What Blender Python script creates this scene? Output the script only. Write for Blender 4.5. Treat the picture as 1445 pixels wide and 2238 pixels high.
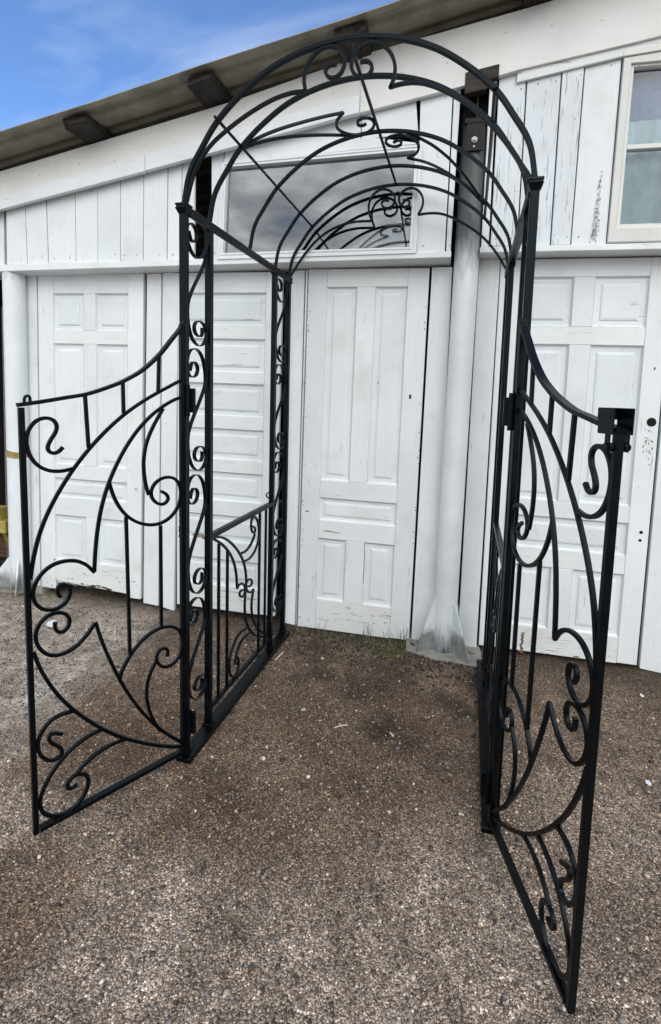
import bpy, bmesh, math, random
import numpy as np
from mathutils import Matrix, Vector
from math import sin, cos, pi, radians as RAD
for o in list(bpy.data.objects): bpy.data.objects.remove(o, do_unlink=True)
SC = bpy.context.scene
COL = SC.collection
random.seed(7); RNG = np.random.default_rng(7)

# ------------------------------------------------------------------ camera
cam = bpy.data.objects.new('camera', bpy.data.cameras.new('camera')); COL.objects.link(cam)
right = Vector((0.9706391, 0.2386313, 0.0302453)); fwd = Vector((-0.2347523, 0.9671823, -0.0972096)); up = Vector((-0.0524500, 0.0872553, 0.9948043))
m = Matrix.Identity(4)
for r in range(3):
    m[r][0] = right[r]; m[r][1] = up[r]; m[r][2] = -fwd[r]
m[0][3], m[1][3], m[2][3] = 0.4126160, -1.5272138, 1.3755225
cam.matrix_world = m
cam.data.sensor_fit = 'VERTICAL'; cam.data.sensor_height = 36; cam.data.sensor_width = 36*661/1024
cam.data.lens = 1060*36/2238
cam.data.shift_x = -42.3/2238; cam.data.shift_y = -148.85/2238
cam.data.clip_start = .02; cam.data.clip_end = 600
SC.camera = cam

# ------------------------------------------------------------------ light
SUN_EL, SUN_AZ = RAD(38), RAD(152)          # azimuth clockwise from +Y
world = bpy.data.worlds.new('World'); SC.world = world; world.use_nodes = True
wn = world.node_tree; wn.nodes.clear()
def N(nt, typ, **kw):
    n = nt.nodes.new(typ)
    for k, v in kw.items():
        if k == 'inp':
            for a, b in v.items(): n.inputs[a].default_value = b
        else: setattr(n, k, v)
    return n
def L(nt, a, b): nt.links.new(a, b)
def ramp(nt, stops, src, interp='LINEAR'):
    r = nt.nodes.new('ShaderNodeValToRGB'); r.color_ramp.interpolation = interp
    e = r.color_ramp.elements
    while len(e) > len(stops): e.remove(e[-1])
    while len(e) < len(stops): e.new(.5)
    for i, (p, c) in enumerate(stops):
        e[i].position = p; e[i].color = (c, c, c, 1) if not hasattr(c, '__len__') else (*c[:3], 1)
    nt.links.new(src, r.inputs[0]); return r
def math_(nt, op, a, b=None, clamp=False):
    n = nt.nodes.new('ShaderNodeMath'); n.operation = op; n.use_clamp = clamp
    for i, v in enumerate((a, b)):
        if v is None: continue
        if isinstance(v, (int, float)): n.inputs[i].default_value = v
        else: nt.links.new(v, n.inputs[i])
    return n.outputs[0]
def mix(nt, fac, a, b, blend='MIX'):
    n = nt.nodes.new('ShaderNodeMix'); n.data_type = 'RGBA'; n.blend_type = blend
    for i, v in ((0, fac), (6, a), (7, b)):
        if isinstance(v, (int, float)): n.inputs[i].default_value = v if i == 0 else (v, v, v, 1)
        elif isinstance(v, (tuple, list)): n.inputs[i].default_value = (*v[:3], 1)
        else: nt.links.new(v, n.inputs[i])
    return n.outputs[2]
sky = N(wn, 'ShaderNodeTexSky', sky_type='NISHITA', sun_disc=False, sun_elevation=SUN_EL, sun_rotation=SUN_AZ, altitude=200, air_density=1.0, dust_density=.35, ozone_density=2.2)
tc = N(wn, 'ShaderNodeTexCoord'); sep = N(wn, 'ShaderNodeSeparateXYZ'); L(wn, tc.outputs['Generated'], sep.inputs[0])
zc = math_(wn, 'ADD', math_(wn, 'MAXIMUM', sep.outputs[2], 0), .18)
cx = math_(wn, 'DIVIDE', sep.outputs[0], zc); cy = math_(wn, 'DIVIDE', sep.outputs[1], zc)
comb = N(wn, 'ShaderNodeCombineXYZ'); L(wn, cx, comb.inputs[0]); L(wn, cy, comb.inputs[1])
# broken cumulus, thickening away from the clear patch over the roof
n1 = N(wn, 'ShaderNodeTexNoise', inp={'Scale': 1.1, 'Detail': 9, 'Roughness': .58, 'Distortion': .25}); L(wn, comb.outputs[0], n1.inputs['Vector'])
cover = math_(wn, 'MULTIPLY_ADD', sep.outputs[1], -.34); wn.nodes[-1].inputs[2].default_value = -.02
dens = math_(wn, 'ADD', n1.outputs[0], cover)
cum = ramp(wn, [(.47, 0), (.62, 1)], dens)
# high wisps, drawn out along one direction
mp = N(wn, 'ShaderNodeMapping', inp={'Rotation': (0, 0, RAD(-52)), 'Location': (.35, .1, 0), 'Scale': (.7, 2.4, 1)}); L(wn, comb.outputs[0], mp.inputs[0])
n2 = N(wn, 'ShaderNodeTexNoise', inp={'Scale': 1.7, 'Detail': 7, 'Roughness': .55, 'Distortion': .5}); L(wn, mp.outputs[0], n2.inputs['Vector'])
wis = ramp(wn, [(.42, .02), (.60, .20), (.78, .55)], n2.outputs[0])
n3 = N(wn, 'ShaderNodeTexNoise', inp={'Scale': 2.3, 'Detail': 7, 'Roughness': .55}); L(wn, comb.outputs[0], n3.inputs['Vector'])
tone = ramp(wn, [(.34, (4.6, 5.0, 5.6)), (.5, (9.4, 9.7, 10.0)), (.64, (18.5, 18.3, 18.0))], n3.outputs[0])
skyc = mix(wn, 1.0, sky.outputs[0], (.98, 1.30, 1.70), 'MULTIPLY')
c1 = mix(wn, wis.outputs[0], skyc, (8.6, 9.4, 10.4))
c2 = mix(wn, cum.outputs[0], c1, tone.outputs[0])
bg = N(wn, 'ShaderNodeBackground', inp={'Strength': .1}); L(wn, c2, bg.inputs[0])
wo = N(wn, 'ShaderNodeOutputWorld'); L(wn, bg.outputs[0], wo.inputs[0])
sun = bpy.data.objects.new('sun', bpy.data.lights.new('sun', 'SUN')); COL.objects.link(sun)
sun.data.energy = 1.3; sun.data.angle = RAD(50); sun.data.color = (1, .97, .92)
sd = Vector((sin(SUN_AZ)*cos(SUN_EL), cos(SUN_AZ)*cos(SUN_EL), sin(SUN_EL)))
sun.rotation_euler = sd.to_track_quat('Z', 'Y').to_euler(); sun.location = sd*20
SC.render.engine = 'CYCLES'
SC.view_settings.view_transform = 'Standard'; SC.view_settings.look = 'None'
SC.view_settings.gamma = 1; SC.view_settings.use_curve_mapping = False
SC.view_settings.exposure = .41
SC.cycles.max_bounces = 8; SC.cycles.transparent_max_bounces = 12

# ------------------------------------------------------------------ materials
def new_mat(name):
    mt = bpy.data.materials.new(name); mt.use_nodes = True; nt = mt.node_tree
    return mt, nt, nt.nodes['Principled BSDF']
def objcoord(nt, scale=(1, 1, 1), rnd=True):
    t = N(nt, 'ShaderNodeTexCoord'); src = t.outputs['Object']
    if rnd:
        oi = N(nt, 'ShaderNodeObjectInfo')
        v = N(nt, 'ShaderNodeVectorMath', operation='SCALE', inp={0: (17.3, 11.1, 23.7)}); L(nt, oi.outputs['Random'], v.inputs['Scale'])
        ad = N(nt, 'ShaderNodeVectorMath', operation='ADD'); L(nt, src, ad.inputs[0]); L(nt, v.outputs[0], ad.inputs[1]); src = ad.outputs[0]
    mp = N(nt, 'ShaderNodeMapping', inp={'Scale': scale}); L(nt, src, mp.inputs[0])
    return mp.outputs[0]
def noise(nt, vec, scale, detail=4, rough=.55, dist=0):
    n = N(nt, 'ShaderNodeTexNoise', inp={'Scale': scale, 'Detail': detail, 'Roughness': rough, 'Distortion': dist}); L(nt, vec, n.inputs['Vector']); return n.outputs[0]
def bump(nt, b, h, strength, dist):
    n = N(nt, 'ShaderNodeBump', inp={'Strength': strength, 'Distance': dist}); L(nt, h, n.inputs['Height']); L(nt, n.outputs[0], b.inputs['Normal'])

def white_paint(name, axis, wear=.35, base=(.70, .73, .745), dirt=.3):
    """old white paint; grain, hairline cracks and chips run along the board"""
    mt, nt, b = new_mat(name)
    st = {'z': (1, 1, .055), 'x': (.055, 1, 1)}[axis]
    v = objcoord(nt); vs = objcoord(nt, st)
    oi = N(nt, 'ShaderNodeObjectInfo')
    big = noise(nt, v, 2.6, 5, .6); fine = noise(nt, v, 38, 4, .6)
    grain = noise(nt, vs, 55, 5, .65, .3); crack = noise(nt, vs, 95, 3, .7, .6); patch = noise(nt, v, 6.5, 5, .6)
    c0 = ramp(nt, [(.25, tuple(x*.90 for x in base)), (.55, base), (.8, tuple(min(1, x*1.05) for x in base))], big).outputs[0]
    tint = ramp(nt, [(0, (.95, .965, .975)), (.5, (.985, .985, .98)), (1, (1.02, 1.015, 1.0))], oi.outputs['Random']).outputs[0]
    c1 = mix(nt, 1, c0, tint, 'MULTIPLY')
    gr = ramp(nt, [(.30, .94), (.52, 1)], grain).outputs[0]
    c2 = mix(nt, .6, c1, gr, 'MULTIPLY')
    # cracks in worn patches only
    wornm = ramp(nt, [(.62-.38*wear, 0), (.80-.34*wear, 1)], patch).outputs[0]
    crm = ramp(nt, [(.30+.06*wear, 1), (.345+.07*wear, 0)], crack).outputs[0]
    f = math_(nt, 'MULTIPLY', wornm, crm)
    c3 = mix(nt, math_(nt, 'MULTIPLY', f, .8), c2, (.20, .19, .175))
    # yellowish and grey smudges
    sm = ramp(nt, [(.55, 0), (.78, dirt)], noise(nt, v, 4.1, 6, .62, .4)).outputs[0]
    c4 = mix(nt, sm, c3, (.47, .45, .40))
    # small chips and nail spots
    vo = N(nt, 'ShaderNodeTexVoronoi', inp={'Scale': 13}); L(nt, v, vo.inputs['Vector'])
    dot = ramp(nt, [(.035, 1), (.06, 0)], vo.outputs['Distance']).outputs[0]
    chip = ramp(nt, [(.70, 0), (.76, 1)], noise(nt, vs, 16, 5, .7)).outputs[0]
    dm = math_(nt, 'MULTIPLY', dot, ramp(nt, [(.5, 0), (.56, 1)], noise(nt, v, 3.3, 2)).outputs[0])
    c5 = mix(nt, math_(nt, 'MULTIPLY', math_(nt, 'MAXIMUM', dm, math_(nt, 'MULTIPLY', chip, wornm)), .7), c4, (.23, .21, .19))
    L(nt, c5, b.inputs['Base Color'])
    b.inputs['Roughness'].default_value = .52; b.inputs['Specular IOR Level'].default_value = .35
    h = math_(nt, 'SUBTRACT', math_(nt, 'ADD', math_(nt, 'MULTIPLY', grain, .6), math_(nt, 'MULTIPLY', fine, .25)), math_(nt, 'MULTIPLY', f, .5))
    bump(nt, b, h, .55, .0016)
    return mt
PV = white_paint('white_paint_upright_boards', 'z', .34, (.685, .725, .75), .42)
PH = white_paint('white_paint_level_boards', 'x', .38, (.69, .725, .745), .42)
PW = white_paint('worn_white_paint_upright_boards', 'z', .95, (.62, .67, .71), .35)
PHW = white_paint('worn_white_paint_level_boards', 'x', .8, (.66, .69, .69), .5)
PP = white_paint('white_paint_door_panels', 'z', .3, (.665, .71, .74), .45)
PPH = white_paint('white_paint_wide_door_panels', 'x', .5, (.665, .71, .74), .45)
PF = white_paint('cream_paint_fascia', 'x', .25, (.70, .71, .695), .35)
PC = white_paint('grey_cream_paint_casing', 'z', .2, (.63, .64, .625), .4)

def iron_mat():
    mt, nt, b = new_mat('black_iron_paint'); v = objcoord(nt)
    n = noise(nt, v, 22, 5, .65); f = noise(nt, v, 160, 3, .6)
    L(nt, ramp(nt, [(.3, (.0004, .0010, .0018)), (.62, (.0010, .0018, .0028)), (.8, (.0034, .0040, .0048))], n).outputs[0], b.inputs['Base Color'])
    L(nt, ramp(nt, [(.3, .26), (.7, .44)], n).outputs[0], b.inputs['Roughness'])
    b.inputs['Specular IOR Level'].default_value = .17; b.inputs['Specular Tint'].default_value = (.72, .9, 1, 1)
    bump(nt, b, math_(nt, 'ADD', f, n), .35, .0009); return mt
IRON = iron_mat()
def wood_mat(name, dark, light, axis='y', sc=30):
    mt, nt, b = new_mat(name)
    st = {'y': (1, .08, 1), 'x': (.08, 1, 1), 'z': (1, 1, .08)}[axis]
    v = objcoord(nt); vs = objcoord(nt, st)
    g = noise(nt, vs, sc, 6, .7, .7); p = noise(nt, v, 9, 4)
    c = ramp(nt, [(.34, dark), (.6, light), (.8, tuple(min(1, x*1.35) for x in light))], g).outputs[0]
    c = mix(nt, ramp(nt, [(.45, 0), (.7, .6)], p).outputs[0], c, dark)
    L(nt, c, b.inputs['Base Color']); b.inputs['Roughness'].default_value = .85
    bump(nt, b, g, .8, .006); return mt
ROT = wood_mat('weathered_grey_timber', (.004, .0035, .003), (.042, .035, .029), 'y', 55)
CHAR = wood_mat('blackened_timber', (.004, .004, .004), (.042, .034, .027), 'x')
BROWN = wood_mat('brown_timber', (.05, .025, .014), (.15, .075, .04), 'x')
DARKW = wood_mat('dark_shed_boards', (.012, .011, .010), (.035, .03, .026), 'z')
def plain(name, col, rough=.6, metal=0, var=.15, sc=12, bmp=.2):
    mt, nt, b = new_mat(name); v = objcoord(nt); n = noise(nt, v, sc, 5, .6)
    L(nt, ramp(nt, [(.3, tuple(x*(1-var) for x in col)), (.7, tuple(min(1, x*(1+var)) for x in col))], n).outputs[0], b.inputs['Base Color'])
    b.inputs['Roughness'].default_value = rough; b.inputs['Metallic'].default_value = metal
    bump(nt, b, n, bmp, .002); return mt
SHEET = plain('olive_grey_roof_sheet', (.235, .225, .175), .6, 0, .32, 7, .25)
ALU = plain('white_window_frame', (.66, .69, .73), .35, 0, .04, 20, .05)
CONC = plain('pale_concrete', (.27, .265, .235), .9, 0, .3, 18, .6)
RUST = plain('rusty_plate', (.009, .006, .005), .75, .1, .6, 30, .5)
ZINC = plain('dull_zinc', (.30, .33, .33), .45, .4, .3, 25, .2)
GREYP = plain('grey_painted_steel', (.10, .115, .13), .5, .2, .2, 15, .1)
YELL = plain('faded_yellow_paint', (.34, .27, .07), .6, 0, .3, 20, .2)
STRAPM = plain('mustard_strap', (.27, .21, .075), .8, 0, .2, 60, .3)
HOLE = plain('dark_hole', (.004, .004, .004), 1, 0, .1)  # near-black colour put in for the shade inside holes and recesses
SPLINT = plain('pale_splinter_wood', (.55, .5, .42), .8, 0, .2, 60, .2)
LEAFM = plain('dry_pale_leaf', (.38, .40, .38), .8, 0, .2, 60, .2)
def pipe_mat():
    mt, nt, b = new_mat('half_painted_steel_pipe')
    t = N(nt, 'ShaderNodeTexCoord'); s = N(nt, 'ShaderNodeSeparateXYZ'); L(nt, t.outputs['Object'], s.inputs[0])
    v = objcoord(nt); vz = objcoord(nt, (1, 1, .2))
    n = noise(nt, v, 7, 6, .65); st = noise(nt, vz, 26, 5, .7)
    zz = math_(nt, 'ADD', s.outputs[2], math_(nt, 'MULTIPLY_ADD', st, .34)); nt.nodes[-2].inputs[2].default_value = -.17
    upm = ramp(nt, [(.535, 0), (.60, 1)], math_(nt, 'DIVIDE', zz, 3.7)).outputs[0]     # the coat ends about 2.1 m up
    lowm = ramp(nt, [(.0, 1), (.05, 0)], math_(nt, 'DIVIDE', zz, 3.7)).outputs[0]
    white = ramp(nt, [(.3, (.60, .645, .67)), (.7, (.69, .73, .75))], n).outputs[0]
    grey = ramp(nt, [(.3, (.030, .037, .038)), (.62, (.085, .105, .105)), (.78, (.22, .24, .235))], st).outputs[0]
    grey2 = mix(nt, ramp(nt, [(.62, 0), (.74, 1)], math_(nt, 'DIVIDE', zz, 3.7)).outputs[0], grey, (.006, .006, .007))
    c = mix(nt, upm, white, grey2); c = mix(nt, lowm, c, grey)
    L(nt, c, b.inputs['Base Color']); b.inputs['Roughness'].default_value = .48
    bump(nt, b, math_(nt, 'ADD', n, st), .3, .0015); return mt
PIPE = pipe_mat()
def gusset_mat():
    mt, nt, b = new_mat('gusset_worn_paint'); v = objcoord(nt, rnd=False)
    t = N(nt, 'ShaderNodeTexCoord'); s = N(nt, 'ShaderNodeSeparateXYZ'); L(nt, t.outputs['Object'], s.inputs[0])
    zz = math_(nt, 'ADD', s.outputs[2], math_(nt, 'MULTIPLY', noise(nt, v, 14, 5, .7), .16))
    f = ramp(nt, [(.18, 0), (.235, 1)], zz).outputs[0]
    c = mix(nt, f, ramp(nt, [(.3, (.13, .15, .15)), (.7, (.27, .29, .28))], noise(nt, v, 20, 5)).outputs[0], (.60, .655, .68))
    L(nt, c, b.inputs['Base Color']); b.inputs['Roughness'].default_value = .5; return mt
GUS = gusset_mat()
def glass_mat(name, ior):
    mt, nt, b = new_mat(name); nt.nodes.remove(b)
    tr = N(nt, 'ShaderNodeBsdfTransparent', inp={'Color': (.82, .86, .86, 1)}); gl = N(nt, 'ShaderNodeBsdfGlossy', inp={'Roughness': .0, 'Color': (.93, .97, 1, 1)})
    fr = N(nt, 'ShaderNodeFresnel', inp={'IOR': ior}); mx = N(nt, 'ShaderNodeMixShader')
    # backfaces reflect like front faces: use a fresnel on the geometric incidence, not the inside angle
    g = N(nt, 'ShaderNodeNewGeometry'); L(nt, fr.outputs[0], mx.inputs[0])
    L(nt, tr.outputs[0], mx.inputs[1]); L(nt, gl.outputs[0], mx.inputs[2])
    L(nt, mx.outputs[0], nt.nodes['Material Output'].inputs[0]); return mt
GLASS = glass_mat('coated_window_glass', 2.9)
GLASS2 = glass_mat('old_window_glass', 1.4)
def curtain_mat():
    mt, nt, b = new_mat('pale_teal_curtain'); vs = objcoord(nt, (1, 1, .05)); v = objcoord(nt)
    n = noise(nt, vs, 18, 4, .6); k = noise(nt, v, 7, 5, .65, .8)
    c = ramp(nt, [(.3, (.27, .38, .42)), (.7, (.48, .60, .645))], k).outputs[0]
    c = mix(nt, .5, c, ramp(nt, [(.35, .7), (.55, 1)], n).outputs[0], 'MULTIPLY')
    L(nt, c, b.inputs['Base Color']); b.inputs['Roughness'].default_value = .9; return mt
CURT = curtain_mat()
BLIND = plain('blue_grey_blind', (.17, .215, .32), .9, 0, .12, 40, .2)

def ground_mat():
    mt, nt, b = new_mat('gritty_gravel_yard')
    t = N(nt, 'ShaderNodeTexCoord'); v = t.outputs['Object']
    big = noise(nt, v, 1.3, 6, .62, .3); mid = noise(nt, v, 4.2, 7, .68, .5); fine = noise(nt, v, 90, 4, .7); clump = noise(nt, v, 15, 6, .7, .3); grit = noise(nt, v, 260, 3, .7)
    wob = N(nt, 'ShaderNodeTexNoise', inp={'Scale': 5.5, 'Detail': 6, 'Roughness': .68}); L(nt, v, wob.inputs['Vector'])
    wv = N(nt, 'ShaderNodeVectorMath', operation='MULTIPLY_ADD', inp={1: (.26, .26, 0), 2: (-.13, -.13, 0)}); L(nt, wob.outputs['Color'], wv.inputs[0])
    vw = N(nt, 'ShaderNodeVectorMath', operation='ADD'); L(nt, v, vw.inputs[0]); L(nt, wv.outputs[0], vw.inputs[1])
    def spots(lst):
        acc = None
        for x, y, r, a in lst:
            d = N(nt, 'ShaderNodeVectorMath', operation='DISTANCE', inp={1: (x, y, 0)}); L(nt, vw.outputs[0], d.inputs[0])
            m_ = N(nt, 'ShaderNodeMapRange', interpolation_type='SMOOTHSTEP', inp={1: r*1.35, 2: r*.35, 3: 0, 4: a}); L(nt, d.outputs['Value'], m_.inputs[0])
            acc = m_.outputs[0] if acc is None else math_(nt, 'MAXIMUM', acc, m_.outputs[0])
        return acc
    def vor(scale):
        n = N(nt, 'ShaderNodeTexVoronoi', inp={'Scale': scale, 'Randomness': 1.0}); L(nt, v, n.inputs['Vector'])
        sc = N(nt, 'ShaderNodeSeparateColor'); L(nt, n.outputs['Color'], sc.inputs[0]); return n, sc.outputs[0]
    (va, ca), (vb, cb) = vor(172), vor(360)
    sx = N(nt, 'ShaderNodeSeparateXYZ'); L(nt, v, sx.inputs[0])
    sw_ = N(nt, 'ShaderNodeSeparateXYZ'); L(nt, vw.outputs[0], sw_.inputs[0])
    # two grits: pale pinkish crushed granite and brown earthy grit
    pale = ramp(nt, [(0, (.030, .027, .026)), (.18, (.10, .084, .072)), (.38, (.22, .178, .145)), (.60, (.36, .30, .245)), (.74, (.19, .185, .185)), (.88, (.54, .46, .38)), (1, (.80, .72, .62))], ca).outputs[0]
    pale2 = ramp(nt, [(0, (.035, .031, .029)), (.4, (.19, .155, .128)), (.75, (.36, .30, .25)), (1, (.66, .58, .50))], cb).outputs[0]
    brown = ramp(nt, [(0, (.022, .016, .011)), (.35, (.088, .062, .043)), (.7, (.155, .112, .08)), (.9, (.26, .205, .16)), (1, (.50, .42, .34))], ca).outputs[0]
    brown2 = ramp(nt, [(0, (.026, .019, .013)), (.5, (.112, .081, .058)), (1, (.28, .22, .17))], cb).outputs[0]
    fm = ramp(nt, [(.42, 0), (.58, 1)], fine).outputs[0]
    P_ = mix(nt, fm, pale, pale2); B_ = mix(nt, fm, brown, brown2)
    gap = ramp(nt, [(.40, 1), (.78, .25)], va.outputs['Distance']).outputs[0]
    # brown grit mixes in towards the shed and in spots, paler grit elsewhere
    e = math_(nt, 'ADD', math_(nt, 'MULTIPLY_ADD', sx.outputs[1], .15), math_(nt, 'ADD', math_(nt, 'MULTIPLY', big, .50), math_(nt, 'MULTIPLY', mid, .50)))
    [n for n in nt.nodes if n.type == 'MATH' and n.operation == 'MULTIPLY_ADD'][-1].inputs[2].default_value = .045
    e = math_(nt, 'SUBTRACT', e, spots([(.42, -.36, .30, .16), (.28, -.60, .36, .18), (1.05, .25, .35, .10), (-.30, -.62, .25, .12)]))
    e = math_(nt, 'ADD', e, spots([(-.30, -.02, .36, .16), (-.74, -.62, .24, .2), (-.92, .10, .32, .16), (.05, .35, .55, .12)]))
    browner = ramp(nt, [(.42, .05), (.60, 1)], e).outputs[0]
    browner = math_(nt, 'MULTIPLY', browner, ramp(nt, [(.34, .55), (.6, 1)], clump).outputs[0])
    c = mix(nt, browner, P_, B_)
    # grey worn tarmac left of the arch
    left = ramp(nt, [(.40, 1), (.46, 0)], math_(nt, 'MULTIPLY_ADD', sw_.outputs[0], .25)).outputs[0]
    [n for n in nt.nodes if n.type == 'MATH' and n.operation == 'MULTIPLY_ADD'][-1].inputs[2].default_value = .745
    tar = mix(nt, .5, mix(nt, 1, pale2, (1.02, 1.06, 1.12), 'MULTIPLY'), (.43, .425, .41))
    c = mix(nt, math_(nt, 'MULTIPLY', left, .88), c, tar)
    # dark soil in blotches and along the foot of the shed
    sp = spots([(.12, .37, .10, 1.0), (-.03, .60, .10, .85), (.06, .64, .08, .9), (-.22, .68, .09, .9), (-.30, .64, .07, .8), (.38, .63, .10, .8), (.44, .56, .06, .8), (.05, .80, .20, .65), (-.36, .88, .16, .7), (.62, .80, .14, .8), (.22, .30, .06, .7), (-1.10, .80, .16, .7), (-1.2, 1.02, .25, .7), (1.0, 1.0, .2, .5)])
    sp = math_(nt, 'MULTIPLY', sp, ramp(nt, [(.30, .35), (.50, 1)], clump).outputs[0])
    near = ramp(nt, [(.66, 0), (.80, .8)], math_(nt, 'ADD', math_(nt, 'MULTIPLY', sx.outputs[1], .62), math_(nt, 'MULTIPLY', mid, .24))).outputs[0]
    darkened = math_(nt, 'MAXIMUM', sp, near)
    zone = spots([(0, .38, .62, .8), (-.45, .02, .42, .75), (-.85, .05, .36, .85), (-.74, -.62, .22, .75), (.72, .62, .45, .45)])  # broad darker brown tone under the arch and by the left gate
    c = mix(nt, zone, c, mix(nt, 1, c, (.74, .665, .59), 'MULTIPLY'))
    c = mix(nt, darkened, c, mix(nt, .22, (.009, .007, .005), brown2))
    c = mix(nt, .8, c, gap, 'MULTIPLY')
    c = mix(nt, 1, c, ramp(nt, [(.36, (1.05, .95, .84)), (.5, (1.62, 1.49, 1.35)), (.64, (2.40, 2.26, 2.10))], mid).outputs[0], 'MULTIPLY')
    c = mix(nt, 1, c, ramp(nt, [(.3, .62), (.7, 1.38)], clump).outputs[0], 'MULTIPLY')
    c = mix(nt, 1, c, ramp(nt, [(.35, .72), (.65, 1.28)], grit).outputs[0], 'MULTIPLY')
    def seg(a, bb, wd):
        ax_, ay_ = a; dx, dy = bb[0]-ax_, bb[1]-ay_; ln = math.hypot(dx, dy); dx, dy = dx/ln, dy/ln
        px_ = math_(nt, 'SUBTRACT', sw_.outputs[0], ax_); py_ = math_(nt, 'SUBTRACT', sw_.outputs[1], ay_)
        u = math_(nt, 'ADD', math_(nt, 'MULTIPLY', px_, dx), math_(nt, 'MULTIPLY', py_, dy)); w_ = math_(nt, 'ABSOLUTE', math_(nt, 'SUBTRACT', math_(nt, 'MULTIPLY', px_, dy), math_(nt, 'MULTIPLY', py_, dx)))
        on = math_(nt, 'LESS_THAN', math_(nt, 'ABSOLUTE', math_(nt, 'SUBTRACT', u, ln/2)), ln/2)
        return math_(nt, 'MULTIPLY', on, math_(nt, 'SUBTRACT', 1, math_(nt, 'DIVIDE', w_, wd), clamp=True))
    ck = math_(nt, 'MAXIMUM', seg((.98, .66), (1.14, .22), .009), math_(nt, 'MAXIMUM', seg((.98, .62), (1.5, .58), .007), seg((1.14, .22), (1.3, -.1), .008)))
    c = mix(nt, math_(nt, 'MULTIPLY', ck, .75), c, (.022, .018, .015))
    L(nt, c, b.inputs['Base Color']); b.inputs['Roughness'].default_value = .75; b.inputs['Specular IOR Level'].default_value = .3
    h = math_(nt, 'ADD', math_(nt, 'SUBTRACT', 1, va.outputs['Distance']), math_(nt, 'ADD', math_(nt, 'MULTIPLY', math_(nt, 'SUBTRACT', 1, vb.outputs['Distance']), .5), math_(nt, 'ADD', math_(nt, 'MULTIPLY', clump, 1.2), math_(nt, 'MULTIPLY', ca, .6))))
    bump(nt, b, h, 1.0, .006); return mt
GROUND = ground_mat()
def stone_mat():
    mt, nt, b = new_mat('mixed_grit'); g = N(nt, 'ShaderNodeNewGeometry'); t = N(nt, 'ShaderNodeTexCoord'); v = t.outputs['Object']
    c = ramp(nt, [(0, (.035, .030, .027)), (.2, (.10, .074, .055)), (.45, (.185, .14, .105)), (.65, (.27, .225, .18)), (.8, (.15, .152, .155)), (.93, (.42, .34, .26)), (1, (.68, .62, .54))], g.outputs['Random Per Island']).outputs[0]
    sx = N(nt, 'ShaderNodeSeparateXYZ'); L(nt, v, sx.inputs[0])
    e = math_(nt, 'ADD', math_(nt, 'MULTIPLY_ADD', sx.outputs[1], .20), math_(nt, 'MULTIPLY', noise(nt, v, 1.1, 6, .62, .3), 1.0))
    [n for n in nt.nodes if n.type == 'MATH' and n.operation == 'MULTIPLY_ADD'][-1].inputs[2].default_value = .045
    c = mix(nt, ramp(nt, [(.44, 0), (.66, .6)], e).outputs[0], c, mix(nt, 1, c, (.50, .42, .34), 'MULTIPLY'))      # darker brown stones towards the shed and in patches
    L(nt, c, b.inputs['Base Color']); b.inputs['Roughness'].default_value = .65; b.inputs['Specular IOR Level'].default_value = .45; return mt
STONE = stone_mat()
def grass_mat():
    mt, nt, b = new_mat('thin_grass'); g = N(nt, 'ShaderNodeNewGeometry')
    c = ramp(nt, [(0, (.05, .075, .022)), (.5, (.085, .105, .035)), (.8, (.15, .14, .06)), (1, (.24, .21, .12))], g.outputs['Random Per Island']).outputs[0]
    L(nt, c, b.inputs['Base Color']); b.inputs['Roughness'].default_value = .6; return mt
GRASS = grass_mat()

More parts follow.
